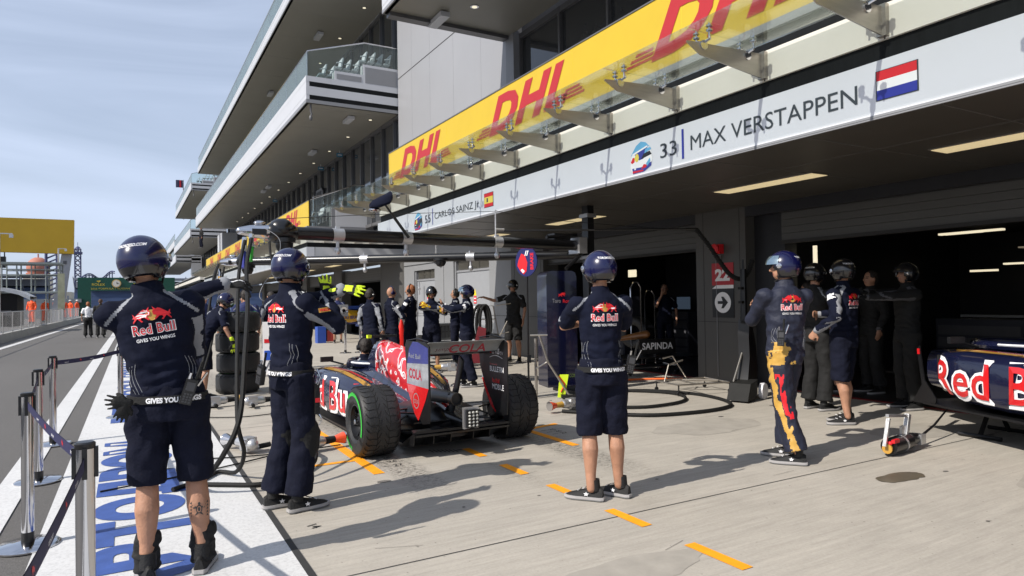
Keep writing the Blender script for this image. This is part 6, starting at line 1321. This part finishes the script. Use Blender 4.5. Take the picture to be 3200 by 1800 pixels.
# around the tyre stack
person('man bending behind the nearest figure with a fluorescent glove hanging over the tyres', (1.02,11.75), 70, .98, 'polo', 'shorts', lean=34, R=((.30,.12,1.22),(.34,.34,1.08),(.1,.6,-.8),(1,0,.3)), L_=((-.24,.3,1.3),(-.1,.5,1.5),(0,.4,1),(-1,0,0)), gear='helmet', gloves=('yellow','fire'), vox=.011, hem=.45, logo=False)
person('man in blue polo with crossed shoulder straps walking away behind the tyre stack', (2.05,14.4), 10, .98, 'polo', 'shorts', gear='headset', vox=.014, cloth=mat('polo_blue',(.012,.02,.085),.85,var=.15), hairm=hair)
person('man in navy with grey sleeves half hidden behind the stretching man', (2.75,15.6), -20, .97, 'jacket', 'shorts', gear='hair', vox=.015)
person('man in dark trousers standing behind the knee padded man', (3.35,15.2), 120, .97, 'jacket', 'trousers', gear='cap', vox=.015)
person('crew man in dark shorts standing near the far garage holding a twin lens box', (6.6,24.3), 190, 1.0, 'polo', 'shorts', R=((.25,.1,1.2),(.1,.33,1.2),(-1,0,0),(0,1,0)), L_=((-.25,.1,1.2),(-.1,.33,1.2),(1,0,0),(0,1,0)), gear='headset', vox=.016, cloth=mat('polo_blue',()))
for i,(x,y,h,l,g_) in enumerate(((1.9,27,200,'distant crew woman in white sleeves beyond the tyres','hair'),(2.5,27.5,160,'distant crew man in blue looking down beyond the tyres','cap'),(2.95,26.4,180,'distant bearded crew man in blue just right of the woman','hair'),(3.5,28,150,'distant crew man in pale blue shirt beyond the tyres','hair'),(1.5,29,170,'farthest crew man in blue at the left of the far group','headset'),(4.1,29.5,210,'distant crew man in blue at the right of the far group','headset'))):
    person(l, (x,y), h, .98, 'polo', 'shorts', gear=g_, vox=.02, cloth=[whitec, mat('polo_blue',()), mat('polo_blue',()), mat('shirt_pale',(.30,.42,.62),.8,var=.1), mat('polo_blue',()), mat('polo_blue',())][i])
# walkers in the lane
person('woman in white top and black trousers walking away on the lane', (-1.62,37.2), -4, .93, 'polo', 'trousers', gear='hair', vox=.018, cloth=whitec, pants=black, piping=False, hairm=ginger)
person('broad man in black jacket and trousers walking away beside the woman', (-1.10,36.6), 4, 1.0, 'coat', 'trousers', gear='hair', vox=.018, cloth=black, pants=black, piping=False, wid=1.2, hairm=mat('brown_hair',(.07,.035,.02),.7,var=.3))
person('person in maroon shirt and shorts farther up the lane', (-.98,45.2), 0, .97, 'polo', 'shorts', gear='hair', vox=.02, cloth=mat('maroon_cloth',(.12,.012,.025),.8,var=.1), pants=mat('denim_shorts',(.05,.07,.12),.8,var=.2), piping=False)
person('dark haired person leaning over the distant balcony rail', (5.4,62.0,6.2), 250, 1.0, 'coat', 'trousers', gear='hair', vox=.025, cloth=black, piping=False)
# marshals
for i,(x,y,h,l) in enumerate(((-6.75,47,80,'orange marshal cut by the left edge of the picture'),(-6.15,50,100,'orange marshal with white cap standing nearest the fence'),(-5.95,58.5,200,'orange marshal in white cap with hands low behind the fence'),(-5.6,63,140,'stooping orange marshal between the two upright ones'),(-5.75,73,90,'orange marshal beside the tall thin pole'),(-5.35,78,180,'two toned orange marshal with black bag near the gantry leg'),(-5.0,80.5,220,'white capped orange marshal at the back of the row'),(-4.75,86,120,'last orange marshal by the far fence end'))):
    person(l, (x,y,.30), h, 1.0+.02*(i % 3), 'suit', 'suit', gear='cap', vox=.022, cloth=orange, pants=orange, piping=False, lean=14 if i == 3 else 0,
           R=((.27,.12,1.17),(.02,.27,1.16),(-1,.2,0),(0,1,0)) if i in (1,4) else None, group='orange marshals along the pit wall')
# dim figures in the left garage
person('dim bearded man raising a cup inside the dark garage', (11.2,12.2), 215, 1.0, 'polo', 'trousers', gear='hair', vox=.015, R=((.22,.16,1.25),(.1,.22,1.52),(-.3,0,1),(0,1,0)))
person('dim dark haired man in profile at the right of the garage opening', (11.6,10.7), -40, 1.02, 'polo', 'trousers', gear='hair', vox=.016)
# what people carry
def radio(loc, rz, tilt, label):
    t = thing('walkie_talkie', label, 'radio', loc, rz); t.rotation_euler = (tilt[0],tilt[1],rz)
    b = MB(); b.box((0,0,0),(.058,.034,.135)); b.box((0,-.018,.03),(.042,.004,.045),1); 
    for i in range(3):
        for j in range(4): b.box((-.015+.015*i,-.019,-.012-.014*j),(.010,.004,.009),1)
    b.build('casing', [blackp, mat('key_grey',(.05,.05,.055),.4,var=.1)], t, smooth=False); b = MB(); b.tube([(.018,0,.06),(.02,0,.17)],.008,6); b.build('antenna', rubber, t); b = MB(); b.tube([(-.018,0,.06),(-.018,0,.10)],.010,6); b.tube([(.06,.01,.12),(.035,.005,.04)],.006,6); b.build('knob', chrome, t)
radio((.28,4.0,1.03), 0, (.05,.30,0), 'black walkie talkie on the belt of the nearest man')
radio((.80,4.93,1.0), -1.1, (.05,.30,0), 'black walkie talkie at the hip of the man in fluorescent gloves')
radio((3.24,3.91,1.0), -.4, (.05,.22,0), 'black walkie talkie on the lettered belt of the man in shorts')
radio((4.94,3.93,1.12), -.9, (.0,.05,0), 'black radio pack hanging on the race overalls')
t = thing('work_gloves', 'pair of black rubber gloves hanging from the nearest man\'s pocket', 'gloves', (-.03,4.06,.99)); t.scale = (.64,.64,.64)
b = MB(); hand(b, (.04,0,0), (-1,0,.10), (0,-1,0), 1, .1, .004, .5); hand(b, (.03,0,-.01), (-.35,0,-.95), (0,-1,0), -1, .3, .004, .3); fuse(b, .007, 'glove_pair', [rubber], t, None, None, 2)
for i,x in enumerate((.082,.360)):
    t = thing('ankle_gaiter', ('left','right')[i]+' black fabric gaiter slumped round the nearest man\'s ankle', 'gaiter', (x,4.19,0))
    b = MB(); b.tube([(0,0,.06),(.003,0,.11),(-.004,.005,.16),(.006,0,.21),(0,0,.262)], [.066,.062,.066,.064,.060], 16, 0); fuse(b, .008, 'sleeve', [black], t, None, lambda p,n_: .004*math.sin(p.z*90+5*noise.noise(p*14))+.010*noise.noise(p*18), 2)
# tattoo drawn on the right calf
P1 = [o for o in COL.objects if o.get('label','').startswith('helmeted man nearest')][0]
bd = [o for o in P1.children if o.name.startswith('body')][0]; tr = bvh(bd); it = []
ring = lambda cx, cz, rx, rz, k=14: ([(cx+rx*math.cos(2*math.pi*i/k), cz+rz*math.sin(2*math.pi*i/k), 0) for i in range(k)], [tuple(range(k))])
cx, cz = .145, .345; it += [(ring(cx,cz,.016,.024),0,0), (ring(cx,cz,.011,.018),1,.0006), (ring(cx,cz,.006,.012),0,.0012), (ring(cx,cz+.030,.006,.008),0,0)]
for s in (-1,1):
    it.append((([(cx+s*.012,cz+.014,0),(cx+s*.034,cz+.026,0),(cx+s*.028,cz+.004,0),(cx+s*.014,cz+.006,0)],[(0,1,2,3)] if s < 0 else [(3,2,1,0)]),0,0)); it.append((([(cx+s*.010,cz-.014,0),(cx+s*.022,cz-.036,0),(cx+s*.004,cz-.024,0)],[(0,1,2)]),0,0))
for k in range(5): it.append((([(cx+.036,cz-.045+.018*k,0),(cx+.046,cz-.045+.018*k,0),(cx+.041,cz-.031+.018*k,0)],[(0,1,2)]),0,0)); it.append((([(cx-.036,cz-.045+.018*k,0),(cx-.046,cz-.040+.018*k,0),(cx-.036,cz-.032+.018*k,0)],[(0,1,2)]),0,0))
wrap(tr, it, (0,0,0), (1,0,0), (0,0,1), [mat('tattoo_ink',(.035,.035,.035),.6,var=.2), skin], 'tattoo', bd, .0012)
P2 = [o for o in COL.objects if o.get('label','').startswith('helmeted man in knee pads')][0]
jk = [o for o in P2.children if o.name.startswith('jacket')][0]; tr = bvh(jk)
pq = lambda x0,x1,z0,z1,k=5: ([(x0+(x1-x0)*i/k, z0+(z1-z0)*j, 0) for i in range(k+1) for j in (0,1)], [(2*i,2*i+2,2*i+3,2*i+1) for i in range(k)])
wrap(tr, [(pq(-.045,.045,-.014,.016),0,0),(shift(fit(text('PIRELLI',1,.03),.075,.018),-.037,-.008),1,.001)], (0,.105,1.385), (0,1,.12), (0,-.12,1), [gold, red], 'sleeve_patch', jk, .004, .5)
t = thing('key_clip', 'silver snap hooks and strap hanging from the belt of the knee padded man', 'clip', (1.17,4.87,1.0))
b = MB(); b.tube([(0,0,.02),(.02,-.01,-.04),(0,-.01,-.09)],.006,6); b.tube([(.01,0,-.30),(.03,-.01,-.34),(.01,0,-.38)],.006,6); b.build('hook', chrome, t); b = MB(); b.box((0,0,-.19),(.035,.012,.22)); b.build('strap', black, t); b = MB(); b.box((0,-.008,-.2),(.03,.006,.03)); b.build('tag', red, t)
